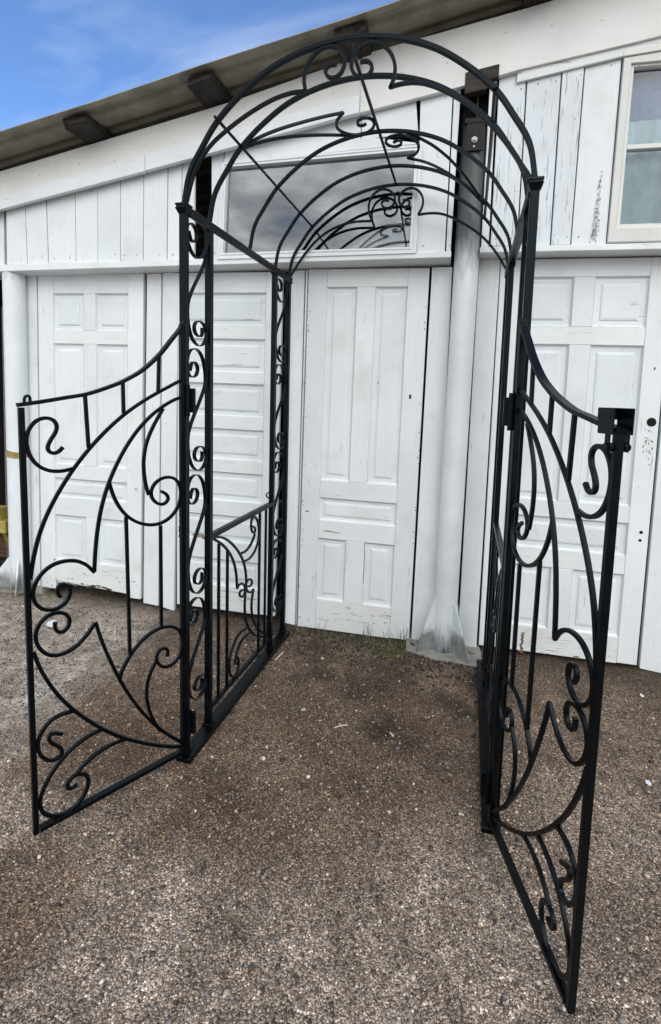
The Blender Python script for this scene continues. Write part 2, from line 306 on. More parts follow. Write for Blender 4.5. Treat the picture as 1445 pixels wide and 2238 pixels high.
# traced outlines, in metres in each thing's own plane
DATA = {"GATE":{"free":[[0.4761,1.3276],[0.4723,0.0397]],"top":[[0.4761,1.3276],[0.4212,1.3353],[0.3554,1.3487],[0.3051,1.3591],[0.2437,1.3816],[0.1963,1.4033],[0.1374,1.4402],[0.0802,1.495],[0.0406,1.5454],[0.01,1.5843],[-0.0149,1.616]],"bottom":[[0.4707,0.0419],[-0.009,0.0695]],"bar1":[[0.3103,1.3539],[0.3037,1.1969]],"bar2":[[0.1998,1.4009],[0.1987,1.3001]],"bar3":[[0.0822,1.4925],[0.0861,1.3729]],"arcA":[[-0.0075,1.4147],[0.0415,1.3934],[0.0861,1.3706],[0.1386,1.3392],[0.1978,1.3001],[0.2459,1.2539],[0.3025,1.1968],[0.345,1.1393],[0.3805,1.0852],[0.4153,1.0221],[0.4423,0.9551],[0.4576,0.8869],[0.4664,0.8259]],"arcB":[[-0.0073,1.3559],[0.0316,1.3479],[0.0768,1.321],[0.1252,1.2834],[0.172,1.2289],[0.213,1.1623],[0.2488,1.0859],[0.2712,1.014],[0.2852,0.9347],[0.292,0.8632],[0.2952,0.8067]],"scroll1":[[0.2952,0.8045],[0.3151,0.8371],[0.3436,0.8559],[0.3784,0.8625],[0.4123,0.8578],[0.4383,0.8392],[0.457,0.8099],[0.4635,0.7819],[0.4596,0.7552],[0.4449,0.7314],[0.4197,0.718],[0.3934,0.7165],[0.3707,0.7333],[0.3616,0.7576],[0.365,0.78],[0.3793,0.7927],[0.3946,0.7902],[0.4006,0.7773],[0.398,0.7612],[0.3899,0.7514]],"scroll2":[[0.349,1.1366],[0.3795,1.1292],[0.4124,1.1339],[0.4403,1.1503],[0.4579,1.1793],[0.4654,1.2119],[0.4654,1.2358],[0.4561,1.2634],[0.4394,1.2843],[0.4153,1.2917],[0.3939,1.2854],[0.3842,1.2658],[0.3891,1.2453],[0.4063,1.2253],[0.4148,1.2051],[0.4119,1.1905],[0.3984,1.1835],[0.3828,1.1879],[0.3732,1.2029]],"arcC":[[0.0694,1.3163],[0.0868,1.2877],[0.1113,1.2455],[0.1308,1.1991],[0.1379,1.1523],[0.1379,1.1049],[0.1313,1.0613],[0.1216,1.0289]],"scroll3":[[0.2463,1.0834],[0.2359,1.0365],[0.2156,0.9967],[0.1937,0.9653],[0.1619,0.9395],[0.1193,0.922],[0.0799,0.9211],[0.0441,0.9371],[0.0168,0.9674],[0.005,1.0064],[0.007,1.0473],[0.0237,1.0733],[0.0484,1.0842],[0.0786,1.0823],[0.1044,1.0655],[0.1167,1.0379],[0.1126,1.0156],[0.0957,0.9947],[0.0769,0.9871],[0.0592,0.9921],[0.0504,1.0074],[0.0564,1.0241],[0.079,1.0358]],"bar4":[[0.1959,0.9656],[0.1901,0.4972]],"bar5":[[0.0814,0.9173],[0.0812,0.5593]],"scroll4":[[0.2951,0.641],[0.3165,0.6108],[0.3457,0.584],[0.3737,0.5724],[0.4047,0.5715],[0.4299,0.5829],[0.4512,0.6104],[0.4603,0.6434],[0.4578,0.6685],[0.4449,0.6937],[0.4229,0.708],[0.3974,0.7097],[0.3755,0.6975],[0.3646,0.6765],[0.3691,0.6517],[0.3846,0.6398],[0.3991,0.6426],[0.4111,0.6592],[0.4072,0.6792]],"arcD":[[0.2942,0.6407],[0.2833,0.5898],[0.2629,0.5249],[0.2289,0.428],[0.1976,0.3568],[0.1508,0.2657],[0.0961,0.1831],[0.0489,0.129],[-0.0005,0.0808]],"arcE":[[0.4636,0.6054],[0.456,0.5674],[0.4397,0.521],[0.4078,0.4485],[0.3702,0.3872],[0.3306,0.335],[0.2848,0.2783],[0.2321,0.2238],[0.1762,0.1766],[0.112,0.1294],[0.0491,0.0893],[0.0023,0.0654]],"scroll5":[[0.2254,0.4191],[0.2194,0.449],[0.1958,0.4844],[0.1671,0.5188],[0.133,0.542],[0.0879,0.5574],[0.0464,0.5498],[0.0198,0.5308],[0.0036,0.4995],[-0.0007,0.4574],[0.0105,0.4236],[0.0312,0.4014],[0.0632,0.3964],[0.089,0.4126],[0.1021,0.4377],[0.1004,0.4605],[0.0859,0.4771],[0.0679,0.4772],[0.0549,0.4608],[0.0603,0.44]],"arcF":[[0.1006,0.4371],[0.1235,0.4047],[0.1348,0.3678],[0.1377,0.3275],[0.1318,0.2776],[0.1162,0.2279],[0.092,0.1767]],"scroll6":[[0.3624,0.3774],[0.39,0.384],[0.421,0.3814],[0.4432,0.365],[0.4583,0.3409],[0.4646,0.3125],[0.4596,0.2825],[0.4424,0.2569],[0.4245,0.2437],[0.4059,0.2446],[0.3966,0.2573],[0.3982,0.2737],[0.4118,0.2889],[0.4287,0.3034],[0.4354,0.3221],[0.4309,0.335],[0.4146,0.3331],[0.3964,0.3168]],"scroll7":[[0.2827,0.2747],[0.315,0.2755],[0.3527,0.2661],[0.3934,0.2452],[0.4246,0.212],[0.4479,0.179],[0.4627,0.1417],[0.4624,0.1135],[0.4541,0.0885],[0.4368,0.0682],[0.4099,0.0531],[0.3821,0.047],[0.3581,0.0576],[0.3368,0.0777],[0.3233,0.1141],[0.3258,0.1393],[0.3426,0.1589],[0.3631,0.1654],[0.3828,0.1558],[0.3899,0.1418],[0.3855,0.1271],[0.3722,0.1224],[0.3578,0.1278]],"arcG":[[0.2021,0.2016],[0.246,0.2098],[0.2905,0.206],[0.3336,0.188],[0.3611,0.1647]],"eye":[[0.4659,1.3316],[0.4649,1.3446],[0.4586,1.3506],[0.4527,1.3468],[0.4514,1.3318]]},"SCROLL":[[0.1467,0.8135],[0.194,0.8813],[0.3123,0.8958],[0.4816,0.8798],[0.5457,0.8367],[0.4815,0.7791],[0.2878,0.758],[0.0998,0.7736],[0.0219,0.8036],[0.0,0.873],[0.0328,0.9434],[0.1948,0.987],[0.4088,1.0],[0.6051,0.9796],[0.7822,0.9315],[0.8602,0.8592],[0.9236,0.7771],[0.9242,0.7186],[0.8099,0.6593],[0.5559,0.5515],[0.1665,0.4006],[0.0253,0.3231],[0.0242,0.2352],[0.0697,0.1291],[0.2354,0.0492],[0.5061,0.0],[0.7623,0.0099],[0.947,0.0712],[1.0,0.1386],[0.866,0.1902],[0.6579,0.2191],[0.4315,0.2072],[0.3184,0.1612],[0.3475,0.1107],[0.5061,0.0839],[0.6841,0.0813],[0.7618,0.1039],[0.7458,0.164]],"HOOK":[[0.1105,1.9296],[0.1626,1.9049],[0.2911,1.8951],[0.4226,1.9031],[0.5117,1.9249],[0.4673,1.9474],[0.3355,1.9608],[0.164,1.9603],[0.0484,1.9504],[0.0,1.9261],[0.0052,1.8949],[0.1618,1.8697],[0.3559,1.8515],[0.5339,1.8485],[0.7402,1.8613],[0.9047,1.8897],[1.0,1.9216]],"JOINTS":[1.8473,1.5363,1.0745,0.5979,0.1719],"LOW":{"rail_top":[[0.2001,0.8028],[0.8181,0.8084]],"rail_bottom":[[0.2007,0.0839],[0.7817,0.0706]],"arc1":[[0.2076,0.7923],[0.2605,0.7821],[0.3189,0.7523],[0.3811,0.7072],[0.4406,0.6517],[0.4798,0.6009],[0.5049,0.5404],[0.5102,0.4926],[0.4998,0.444],[0.4882,0.3896],[0.4951,0.3272],[0.5223,0.2679],[0.5713,0.2049],[0.6514,0.1444],[0.7629,0.0987]],"arc2":[[0.2077,0.7839],[0.2494,0.7606],[0.3074,0.7202],[0.3565,0.6721],[0.3953,0.6103],[0.4092,0.5555],[0.4141,0.4971]],"curl1":[[0.4141,0.4971],[0.4298,0.51],[0.4636,0.5068],[0.4919,0.4831],[0.4996,0.4539],[0.486,0.4299],[0.4513,0.4376],[0.4306,0.462],[0.4438,0.4759],[0.4713,0.4683]],"curl2":[[0.5887,0.4258],[0.5587,0.4138],[0.5215,0.4354],[0.4993,0.4705],[0.5059,0.4942],[0.5346,0.5001],[0.5675,0.4846],[0.5772,0.4608],[0.5579,0.4512],[0.5282,0.4627]],"arc3":[[0.5887,0.4258],[0.567,0.3834],[0.5607,0.3317],[0.5851,0.266],[0.6337,0.2014],[0.7184,0.1317],[0.7808,0.0974]],"curl3":[[0.4896,0.599],[0.5472,0.5885],[0.6069,0.6131],[0.6402,0.6507],[0.6481,0.71],[0.6259,0.7698],[0.5868,0.7958],[0.5542,0.787],[0.5463,0.7498],[0.5619,0.7162],[0.5862,0.703],[0.6043,0.7115],[0.6006,0.7325],[0.5701,0.7437]],"arc4":[[0.4582,0.6475],[0.5028,0.64],[0.553,0.6561],[0.5866,0.6862],[0.5954,0.6998]],"curl4":[[0.5253,0.2631],[0.468,0.2803],[0.4007,0.2676],[0.3562,0.2268],[0.338,0.1799],[0.3449,0.1254],[0.3773,0.0874],[0.4169,0.0839],[0.4407,0.1164],[0.4358,0.1586],[0.4154,0.1761],[0.3957,0.1673],[0.4,0.1423],[0.4228,0.133]],"arc5":[[0.5408,0.2252],[0.4758,0.2369],[0.4281,0.215],[0.4048,0.1753],[0.3998,0.1521]],"bar1":[[0.2473,0.7526],[0.2492,0.0804]],"bar2":[[0.3219,0.7009],[0.3244,0.0775]],"bar3":[[0.6519,0.7975],[0.6424,0.1759]],"bar4":[[0.7273,0.8014],[0.7241,0.1142]]},"FRONT":{"left_arc":[[-0.5647,2.0255],[-0.53,2.1178],[-0.4736,2.1854],[-0.4048,2.2295],[-0.3245,2.277],[-0.2398,2.311],[-0.1825,2.3216],[-0.1352,2.3192]],"left_curl":[[-0.1352,2.3203],[-0.1441,2.3535],[-0.1367,2.3858],[-0.1158,2.4218],[-0.0856,2.4397],[-0.0494,2.4447],[-0.0188,2.4256],[-0.004,2.3914],[-0.015,2.3576],[-0.0404,2.3426],[-0.0649,2.3482],[-0.0765,2.3704],[-0.066,2.3893],[-0.0356,2.3861]],"right_curl":[[0.1322,2.2975],[0.1472,2.3251],[0.1486,2.362],[0.134,2.398],[0.1042,2.4283],[0.0692,2.4392],[0.0345,2.4295],[0.0118,2.4002],[0.0056,2.3687],[0.0226,2.3412],[0.0554,2.332],[0.077,2.3493],[0.0791,2.3715],[0.0593,2.3873],[0.039,2.3823]],"right_arc":[[0.1316,2.3007],[0.1625,2.3077],[0.2017,2.3074],[0.2408,2.2998],[0.2966,2.2754],[0.3742,2.2232],[0.4296,2.1715],[0.4854,2.1024],[0.5304,2.0373],[0.5515,2.0075]]},"REAR":{"left_arc":[[-0.5485,2.0213],[-0.4758,2.1247],[-0.404,2.199],[-0.3125,2.2518],[-0.2119,2.2749],[-0.1192,2.2671]],"left_curl":[[-0.1167,2.2631],[-0.1407,2.3132],[-0.1375,2.364],[-0.1144,2.404],[-0.0761,2.4234],[-0.0372,2.418],[-0.0025,2.3897],[0.0027,2.3552],[-0.0145,2.3289],[-0.0431,2.3205],[-0.0678,2.332],[-0.0746,2.3554],[-0.0595,2.3683],[-0.0326,2.3611]],"right_curl":[[0.1159,2.2839],[0.138,2.3152],[0.1432,2.3555],[0.1252,2.3926],[0.0961,2.4148],[0.063,2.418],[0.0304,2.4035],[0.0126,2.3728],[0.0163,2.3407],[0.0434,2.3199],[0.0692,2.3261],[0.0778,2.3483],[0.0606,2.363],[0.037,2.3576]],"right_arc":[[0.1159,2.2839],[0.1624,2.2912],[0.2367,2.287],[0.2776,2.2653],[0.3607,2.2211],[0.4344,2.169],[0.4999,2.0958],[0.5493,2.0236]]},"BARREL":{"arc1":[[-0.4334,0.1697],[-0.391,0.1863],[-0.3413,0.2241],[-0.2543,0.2864],[-0.1806,0.3099],[-0.1025,0.3324]],"curl1":[[-0.1025,0.3324],[-0.1368,0.3639],[-0.1491,0.3869],[-0.1501,0.427],[-0.1332,0.4663],[-0.1013,0.497],[-0.056,0.5064],[-0.0165,0.485],[0.0005,0.4362],[-0.011,0.3994],[-0.0386,0.3894],[-0.0662,0.3963],[-0.0739,0.4295],[-0.059,0.4486],[-0.0373,0.4361]],"arc2":[[-0.4341,0.1711],[-0.388,0.2122],[-0.3288,0.2856],[-0.265,0.3609],[-0.1796,0.4351],[-0.1268,0.4876]],"arc1b":[[0.4293,0.8299],[0.3728,0.801],[0.2806,0.7525],[0.175,0.7109],[0.0913,0.7151]],"curl1b":[[0.0913,0.7151],[0.1316,0.6881],[0.155,0.6197],[0.1557,0.5734],[0.1281,0.5414],[0.0844,0.5242],[0.0567,0.5342],[0.0228,0.549],[0.0099,0.587],[0.0193,0.6183],[0.0509,0.626],[0.0816,0.6098],[0.0868,0.5713],[0.0685,0.5608],[0.0487,0.5868]],"arc2b":[[0.4293,0.8299],[0.3725,0.7334],[0.2935,0.6167],[0.2253,0.577],[0.1749,0.5347]]},"WALL":{"LOWER":{"b1":[[-2.4226,2.057],[-2.2806,2.0556],[-2.313,0.0205],[-2.4425,0.0275]],"b2":[[-1.5151,2.0535],[-1.4157,2.0552],[-1.438,0.0013],[-1.5481,0.0086]],"b3":[[-1.4097,2.0577],[-1.3028,2.0566],[-1.3262,-0.0144],[-1.4316,0.0022]],"jamb":[[-0.6331,2.0597],[-0.5319,2.0635],[-0.531,-0.0028],[-0.6001,0.0022]],"strip":[[-0.5266,2.0635],[-0.5134,2.0633],[-0.5223,-0.0045],[-0.5281,-0.0024]],"b4":[[0.163,2.0697],[0.2731,2.0706],[0.295,-0.0286],[0.1587,-0.0129]],"b5":[[0.4033,2.1081],[0.5127,2.1087],[0.5245,0.0023],[0.4171,0.0081]],"b6":[[1.324,2.1065],[1.5224,2.1137],[1.636,-0.0096],[1.3487,0.0175]]},"PAN":{"d1":{"s":[-2.2879,-1.5488],"z":[2.0572,0.0266],"lean":0.0145,"rows":[[[1.9387,1.7127],[[-2.1735,-1.9618],[-1.8743,-1.6546]]],[[1.6326,0.8655],[[-2.177,-1.9606],[-1.8675,-1.6524]]],[[0.7755,0.6487],[[-2.1665,-1.6546]]],[[0.5319,0.2274],[[-2.1699,-1.9489],[-1.856,-1.6524]]]]},"d3":{"s":[-0.5138,0.1507],"z":[2.0689,-0.0049],"lean":0.0022,"rows":[[[1.9702,0.8893],[[-0.4032,-0.2359],[-0.133,0.0399]]],[[0.7865,0.6532],[[-0.4056,0.0351]]],[[0.5466,0.1772],[[-0.403,-0.2397],[-0.1291,0.0357]]]]},"d5":{"s":[0.5236,1.3259],"z":[2.1056,0.0281],"lean":-0.0096,"rows":[[[2.0143,1.7681],[[0.6311,0.8822],[0.9817,1.2285]]],[[1.6795,0.87],[[0.6233,0.8812],[0.9824,1.2283]]],[[0.7821,0.6085],[[0.6946,1.2254]]],[[0.5109,0.1714],[[0.7011,0.8731],[0.9807,1.2196]]]]},"d2":{"s":[-1.3084,-0.6616],"z":[2.0571,0.0324],"lean":-0.0002,"rows":[[[1.94,1.7512],[[-1.2478,-0.7576]]],[[1.6791,1.484],[[-1.2523,-0.7605]]],[[1.421,1.2276],[[-1.2567,-0.7633]]],[[1.1526,0.969],[[-1.2613,-0.7662]]],[[0.8927,0.7166],[[-1.2657,-0.769]]],[[0.6278,0.4653],[[-1.2702,-0.7718]]],[[0.3522,0.1865],[[-1.2749,-0.7748]]]]}},"UPPER":{"p0":[[-2.4002,2.4197],[-2.2629,2.4412],[-2.257,2.0969],[-2.4068,2.0953]],"p1":[[-2.2629,2.4412],[-2.1171,2.4775],[-2.11,2.0984],[-2.257,2.0969]],"p2":[[-2.1171,2.4775],[-1.9199,2.5108],[-1.9221,2.1004],[-2.11,2.0984]],"p3":[[-1.9199,2.5108],[-1.7676,2.5272],[-1.7739,2.1019],[-1.9221,2.1004]],"p4":[[-1.7676,2.5272],[-1.6184,2.5581],[-1.6242,2.1035],[-1.7739,2.1019]],"p5":[[-1.6184,2.5581],[-1.4697,2.5883],[-1.476,2.105],[-1.6242,2.1035]],"p6":[[-1.4697,2.5883],[-1.3187,2.6175],[-1.3251,2.1066],[-1.476,2.105]],"p7":[[-1.3187,2.6175],[-1.2334,2.6324],[-1.2366,2.1075],[-1.3251,2.1066]],"p8":[[-1.2334,2.6324],[-1.1575,2.6476],[-1.1563,2.1083],[-1.2366,2.1075]],"q0":[[-1.0594,2.6637],[-0.9815,2.676],[-1.0092,2.1105],[-1.0547,2.1087]],"header":[[-0.9773,2.6733],[-0.1602,2.6939],[0.0853,2.6507],[-0.9833,2.6099]],"tri":[[-0.9709,2.6777],[-0.2342,2.8178],[-0.2289,2.6915],[-0.9708,2.6706]],"tri2":[[-0.2295,2.8197],[0.0442,2.8713],[0.0644,2.7019],[-0.2241,2.6912]],"r0":[[0.0645,2.8719],[0.2255,2.9039],[0.2305,2.1244],[0.0879,2.1225]],"r1":[[0.2277,2.9037],[0.2645,2.9113],[0.2601,2.1238],[0.2328,2.1243]],"w0":[[0.3958,2.9524],[0.4315,2.9597],[0.444,2.1468],[0.4044,2.1454]],"a":[[0.4393,2.9693],[0.5677,2.9021],[0.5777,2.1484],[0.4495,2.1467]],"b":[[0.5696,2.9052],[0.7234,2.9309],[0.7319,2.1473],[0.5799,2.1484]],"c":[[0.7254,2.9307],[0.8224,2.9464],[0.8235,2.1475],[0.734,2.1473]],"d":[[0.8246,2.9442],[0.9826,2.9736],[0.9846,2.1483],[0.8256,2.1475]]}}}

# ------------------------------------------------------------------ object helpers
def tag(o, label=None, cat=None, group=None, kind=None):
    for k, v in (('label', label), ('category', cat), ('group', group), ('kind', kind)):
        if v: o[k] = v
    return o
def empty(name, loc, label, cat, group=None, matrix=None):
    o = bpy.data.objects.new(name, None); COL.objects.link(o); o.empty_display_size = .1
    if matrix is not None: o.matrix_world = matrix
    elif loc is not None: o.location = loc
    return tag(o, label, cat, group)
def obj(name, bm, mat, parent=None, center=False, label=None, smooth=False):
    me = bpy.data.meshes.new(name)
    off = Vector((0, 0, 0))
    if center and len(bm.verts):
        off = sum((v.co for v in bm.verts), Vector())/len(bm.verts)
        for v in bm.verts: v.co -= off
    bmesh.ops.recalc_face_normals(bm, faces=bm.faces[:])
    bm.to_mesh(me); bm.free()
    if smooth:
        for p in me.polygons: p.use_smooth = True
    me.materials.append(mat)
    o = bpy.data.objects.new(name, me); COL.objects.link(o); o.location = off
    if parent: o.parent = parent
    if label: o['label'] = label
    return o
def catmull(pts, n=4):
    P = [Vector(p) for p in pts]
    if len(P) < 3: return P
    out = []
    Q = [P[0]*2-P[1]]+P+[P[-1]*2-P[-2]]
    for i in range(1, len(Q)-2):
        a, b, c, d = Q[i-1:i+3]
        for k in range(n):
            t = k/n
            out.append(.5*((2*b)+(c-a)*t+(2*a-5*b+4*c-d)*t*t+(3*b-a-3*c+d)*t**3))
    out.append(P[-1]); return out
def smooth_pts(P, it=1):
    P = [Vector(p) for p in P]
    for _ in range(it):
        P = [P[0]]+[(P[i-1]+P[i]*2+P[i+1])/4 for i in range(1, len(P)-1)]+[P[-1]]
    return P
def sweep(bm, pts, nrm, hn, hb, bev=.18):
    """a bar of rectangular section with broken corners along a path; hn half size along nrm, hb across"""
    k = len(pts); rings = []
    sec = []
    e = min(hn, hb)*bev
    for a, b in ((1, 1), (-1, 1), (-1, -1), (1, -1)):
        c1, c2 = (a*hn, b*(hb-e)), (a*(hn-e), b*hb)
        sec += [c1, c2] if a*b > 0 else [c2, c1]
    for i, p in enumerate(pts):
        t = (pts[min(i+1, k-1)]-pts[max(i-1, 0)]).normalized()
        n = Vector(nrm(i) if callable(nrm) else nrm); n = (n-t*n.dot(t)).normalized(); bn = t.cross(n)
        rings.append([bm.verts.new(p+n*u+bn*w_) for u, w_ in sec])
    for a, b in zip(rings[:-1], rings[1:]):
        for j in range(8): bm.faces.new((a[j], a[(j+1) % 8], b[(j+1) % 8], b[j]))
    bm.faces.new(rings[0][::-1]); bm.faces.new(rings[-1])
def rod(name, pts, nrm, hn, hb, parent, n=4, smoothit=1, mat=None):
    P = catmull(smooth_pts(pts, smoothit) if len(pts) > 4 else pts, n)
    bm = bmesh.new(); sweep(bm, P, nrm, hn, hb); return obj(name, bm, mat or IRON, parent)
def box(bm, lo, hi, mtx=None):
    vs = [bm.verts.new((x, y, z)) for x in (lo[0], hi[0]) for y in (lo[1], hi[1]) for z in (lo[2], hi[2])]
    for f in ((0, 1, 3, 2), (4, 6, 7, 5), (0, 4, 5, 1), (2, 3, 7, 6), (0, 2, 6, 4), (1, 5, 7, 3)): bm.faces.new([vs[i] for i in f])
    if mtx is not None:
        for v in vs: v.co = mtx @ v.co
    return vs
def cyl(bm, p0, p1, r0, r1=None, seg=16, caps=True):
    p0, p1 = Vector(p0), Vector(p1); r1 = r0 if r1 is None else r1
    t = (p1-p0).normalized(); a = t.orthogonal().normalized(); b = t.cross(a)
    R0 = [bm.verts.new(p0+(a*cos(2*pi*i/seg)+b*sin(2*pi*i/seg))*r0) for i in range(seg)]
    R1 = [bm.verts.new(p1+(a*cos(2*pi*i/seg)+b*sin(2*pi*i/seg))*r1) for i in range(seg)]
    for i in range(seg): bm.faces.new((R0[i], R0[(i+1) % seg], R1[(i+1) % seg], R1[i]))
    if caps: bm.faces.new(R0[::-1]); bm.faces.new(R1)
def bevel(bm, w, seg=1):
    bmesh.ops.recalc_face_normals(bm, faces=bm.faces[:])
    bmesh.ops.bevel(bm, geom=bm.edges[:], offset=w, offset_type='OFFSET', segments=seg, profile=.5, affect='EDGES', clamp_overlap=True)

# ------------------------------------------------------------------ ground
def lines(lo, hi, n, far):
    a = list(np.linspace(lo, hi, n)); return [-f for f in far[::-1]]+a+list(far)
gx = lines(-4.2, 4.2, 180, [6, 9, 15, 30, 70, 150]); gy = lines(-2.6, 2.6, 120, [6, 9, 15, 30, 70, 150])
def gz(x, y):
    return .004*sin(x*3.1+y*1.7)*cos(y*2.6-x*1.3)+.0025*sin(x*9.1+1)*sin(y*8.3+x*2)-.004
V = [(x, y, gz(x, y) if abs(x) < 4.5 and abs(y) < 2.7 else -.006) for y in gy for x in gx]
nx = len(gx)
F = [(j*nx+i, j*nx+i+1, (j+1)*nx+i+1, (j+1)*nx+i) for j in range(len(gy)-1) for i in range(nx-1)]
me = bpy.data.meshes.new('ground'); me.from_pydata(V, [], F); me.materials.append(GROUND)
for p in me.polygons: p.use_smooth = True
go = bpy.data.objects.new('ground', me); COL.objects.link(go); tag(go, 'brown and grey gravel yard with dark brown patches', kind='structure')

def scatter(n, region, rmin, rmax, name, mat, flat=.6, sink=.35, cond=None):
    ico = bmesh.new(); bmesh.ops.create_icosphere(ico, subdivisions=1, radius=1)
    bv = np.array([v.co[:] for v in ico.verts]); bf = np.array([[v.index for v in f.verts] for f in ico.faces]); ico.free()
    x = RNG.uniform(region[0], region[1], n); y = RNG.uniform(region[2], region[3], n)
    if cond is not None:
        k = cond(x, y); x, y = x[k], y[k]; n = len(x)
    r = rmin*(rmax/rmin)**(RNG.random(n)**2.4)
    s = r[:, None]*np.c_[RNG.uniform(.7, 1.25, n), RNG.uniform(.7, 1.25, n), RNG.uniform(.45, .9, n)*flat/.6]
    a = RNG.uniform(0, 2*pi, n); ca, sa = np.cos(a), np.sin(a)
    jit = 1+RNG.uniform(-.22, .22, (n, len(bv), 1))
    v = bv[None]*jit*s[:, None, :]
    vx = v[..., 0]*ca[:, None]-v[..., 1]*sa[:, None]; vy = v[..., 0]*sa[:, None]+v[..., 1]*ca[:, None]
    zz = np.array([gz(p, q) for p, q in zip(x, y)])
    co = np.stack([vx+x[:, None], vy+y[:, None], v[..., 2]+(zz+s[:, 2]*(1-2*sink))[:, None]], -1).reshape(-1, 3)
    fc = (bf[None]+np.arange(n)[:, None, None]*len(bv)).reshape(-1, 3)
    me = bpy.data.meshes.new(name); me.vertices.add(len(co)); me.vertices.foreach_set('co', co.astype(np.float32).ravel())
    me.loops.add(fc.size); me.loops.foreach_set('vertex_index', fc.astype(np.int32).ravel())
    me.polygons.add(len(fc)); me.polygons.foreach_set('loop_start', np.arange(0, fc.size, 3, dtype=np.int32))
    me.update(calc_edges=True); me.materials.append(mat)
    o = bpy.data.objects.new(name, me); COL.objects.link(o); return o
g1 = scatter(60000, (-2.9, 2.3, -1.3, 1.12), .0016, .0068, 'gravel', STONE)
tag(g1, 'loose brown and grey grit lying all over the yard', kind='stuff')

g2 = scatter(1500, (-2.6, 2.2, -1.2, 1.05), .0048, .0105, 'pebbles', STONE, .7, .3)
tag(g2, 'larger loose pebbles dotted over the yard', kind='stuff')

# ================================================================== SHED (local frame: x along the wall, -y towards the yard, z up)
SH = Matrix(((0.9990959588817737, -0.041556602447784675, 0.008961793297427533, 0), (0.04156267812545001, 0.9991357770762128, -0.000492700063466168, 1.13), (-0.00893357336955819, 0.0008647307725976561, 0.9999597209425696, 0), (0, 0, 0, 1)))
shed = empty('shed', None, 'white painted timber shed made of old panel doors under a sloping roof', 'shed', matrix=SH)
def prism(q, back, front):
    """a board whose face is the polygon q of (s, z), between two offsets towards the yard"""
    bm = bmesh.new()
    A = [bm.verts.new((s, -back, z)) for s, z in q]; B = [bm.verts.new((s, -front, z)) for s, z in q]
    n = len(q); bm.faces.new(A); bm.faces.new(B[::-1])
    for i in range(n): bm.faces.new((A[i], B[i], B[(i+1) % n], A[(i+1) % n]))
    return bm
def board(name, q, back, front, mat, parent=None, bv=.0018, label=None):
    bm = prism(q, back, front)
    if bv: bevel(bm, bv)
    return obj(name, bm, mat, parent or shed, True, label)
def inset(q, g):
    (a, b, c, d) = q; return [(a[0]+g, a[1]), (b[0]-g, b[1]), (c[0]-g, c[1]), (d[0]+g, d[1])]
JIT = lambda k: (random.random()-.5)*k
W = DATA['WALL']
# lower boards and jambs
for k, q in W['LOWER'].items():
    q = [tuple(p) for p in q]
    board('jamb_board' if k in ('jamb', 'strip', 'b6') else 'board', inset(q, .0025), -.028, JIT(.006)+(.006 if k == 'strip' else 0), PV)
# doors
def door(key, wide, label, low=None):
    d = W['PAN'][key]; s0, s1 = d['s']; zt, zb = d['z']; lean = d['lean']; zc = (zt+zb)/2; zt -= .002
    def P(s, z): return (s+lean*(z-zc), z)
    def Q(a, b, t, u): return [P(a, t), P(b, t), P(b, u), P(a, u)]
    rows = d['rows']; sl = min(c[0] for r in rows for c in r[1]); sr = max(c[1] for r in rows for c in r[1])
    if key == 'd5': sl, sr = .628, 1.2285
    core = board('door', Q(s0+.004, s1-.004, zt-.002, zb+.004+(.03 if key == 'd1' else 0)), -.034, -.022, PV, bv=0, label=label)
    inv = core.location.copy()
    def sub(name, q, b, f, mat, bv=.0022):
        o = board(name, q, b, f, mat, bv=bv); o.parent = core; o.location = Vector(o.location)-inv; return o
    F0 = .0
    sub('stile', Q(s0, sl, zt, zb), -.0225, F0, PV); sub('stile', Q(sr, s1, zt, zb+.004), -.0225, F0, PV)
    edges = [zt]+[v for r in rows for v in r[0]]+[low[0] if low else zb]
    for i in range(0, len(edges), 2):
        q = Q(sl+.0006, sr-.0006, edges[i], edges[i+1])
        last = i+2 >= len(edges)
        if last and low: q[3] = P(sl, low[0]); q[2] = P(sr, low[1])
        sub('rail', q, -.0225, F0-.0006+JIT(.001), PHW if last else PH)
    for (t, u), cells in rows:
        cells = [list(c) for c in cells]
        if key == 'd5' and len(cells) == 1: cells[0] = [sl, sr]
        if key == 'd5' and len(cells) == 2: cells[0][0] = sl; cells[1][1] = sr
        cells[0][0] = sl; cells[-1][1] = sr
        for a, b in zip(cells[:-1], cells[1:]): sub('mullion', Q(a[1], b[0], t-.0005, u+.0005), -.0225, F0-.0003, PV)
        for a, b in cells:
            bm = bmesh.new(); w_, h_ = b-a, t-u; g = min(.034, w_*.2, h_*.2)
            # sloped moulding, flat recess, raised field
            prof = [(0.0, .0), (.0035, -.0085), (.010, -.013), (g, -.0135), (g+.003, -.009), (g+.012, -.0065)]
            prev = None
            for e, dp in prof:
                ring = [bm.verts.new((p[0], -(F0+dp-.0012), p[1])) for p in Q(a+e, b-e, t-e, u+e)]
                if prev:
                    for i in range(4): bm.faces.new((prev[i], prev[(i+1) % 4], ring[(i+1) % 4], ring[i]))
                prev = ring
            bm.faces.new(prev)
            o = obj('panel', bm, PPH if wide and w_ > h_ else PP, None, True); o.parent = core; o.location = Vector(o.location)-inv
    return core, P, sub
D1 = door('d1', True, 'six panel door with its bottom rail rotted short', low=(.085, .055))
D2 = door('d2', True, 'door of seven wide level panels')
D3 = door('d3', True, 'five panel door with two tall upper panels')
D5 = door('d5', True, 'broad panel door with a round lock hole')
def disc(name, s, z, r, front, mat, parent, thick=.003, seg=14, squash=1):
    bm = bmesh.new(); cyl(bm, (0, 0, 0), (0, -thick, 0), r, seg=seg)
    for v in bm.verts: v.co.z *= squash
    o = obj(name, bm, mat, parent); o.location = Vector((s, -front, z))-(parent.location if parent is not shed else Vector()); return o
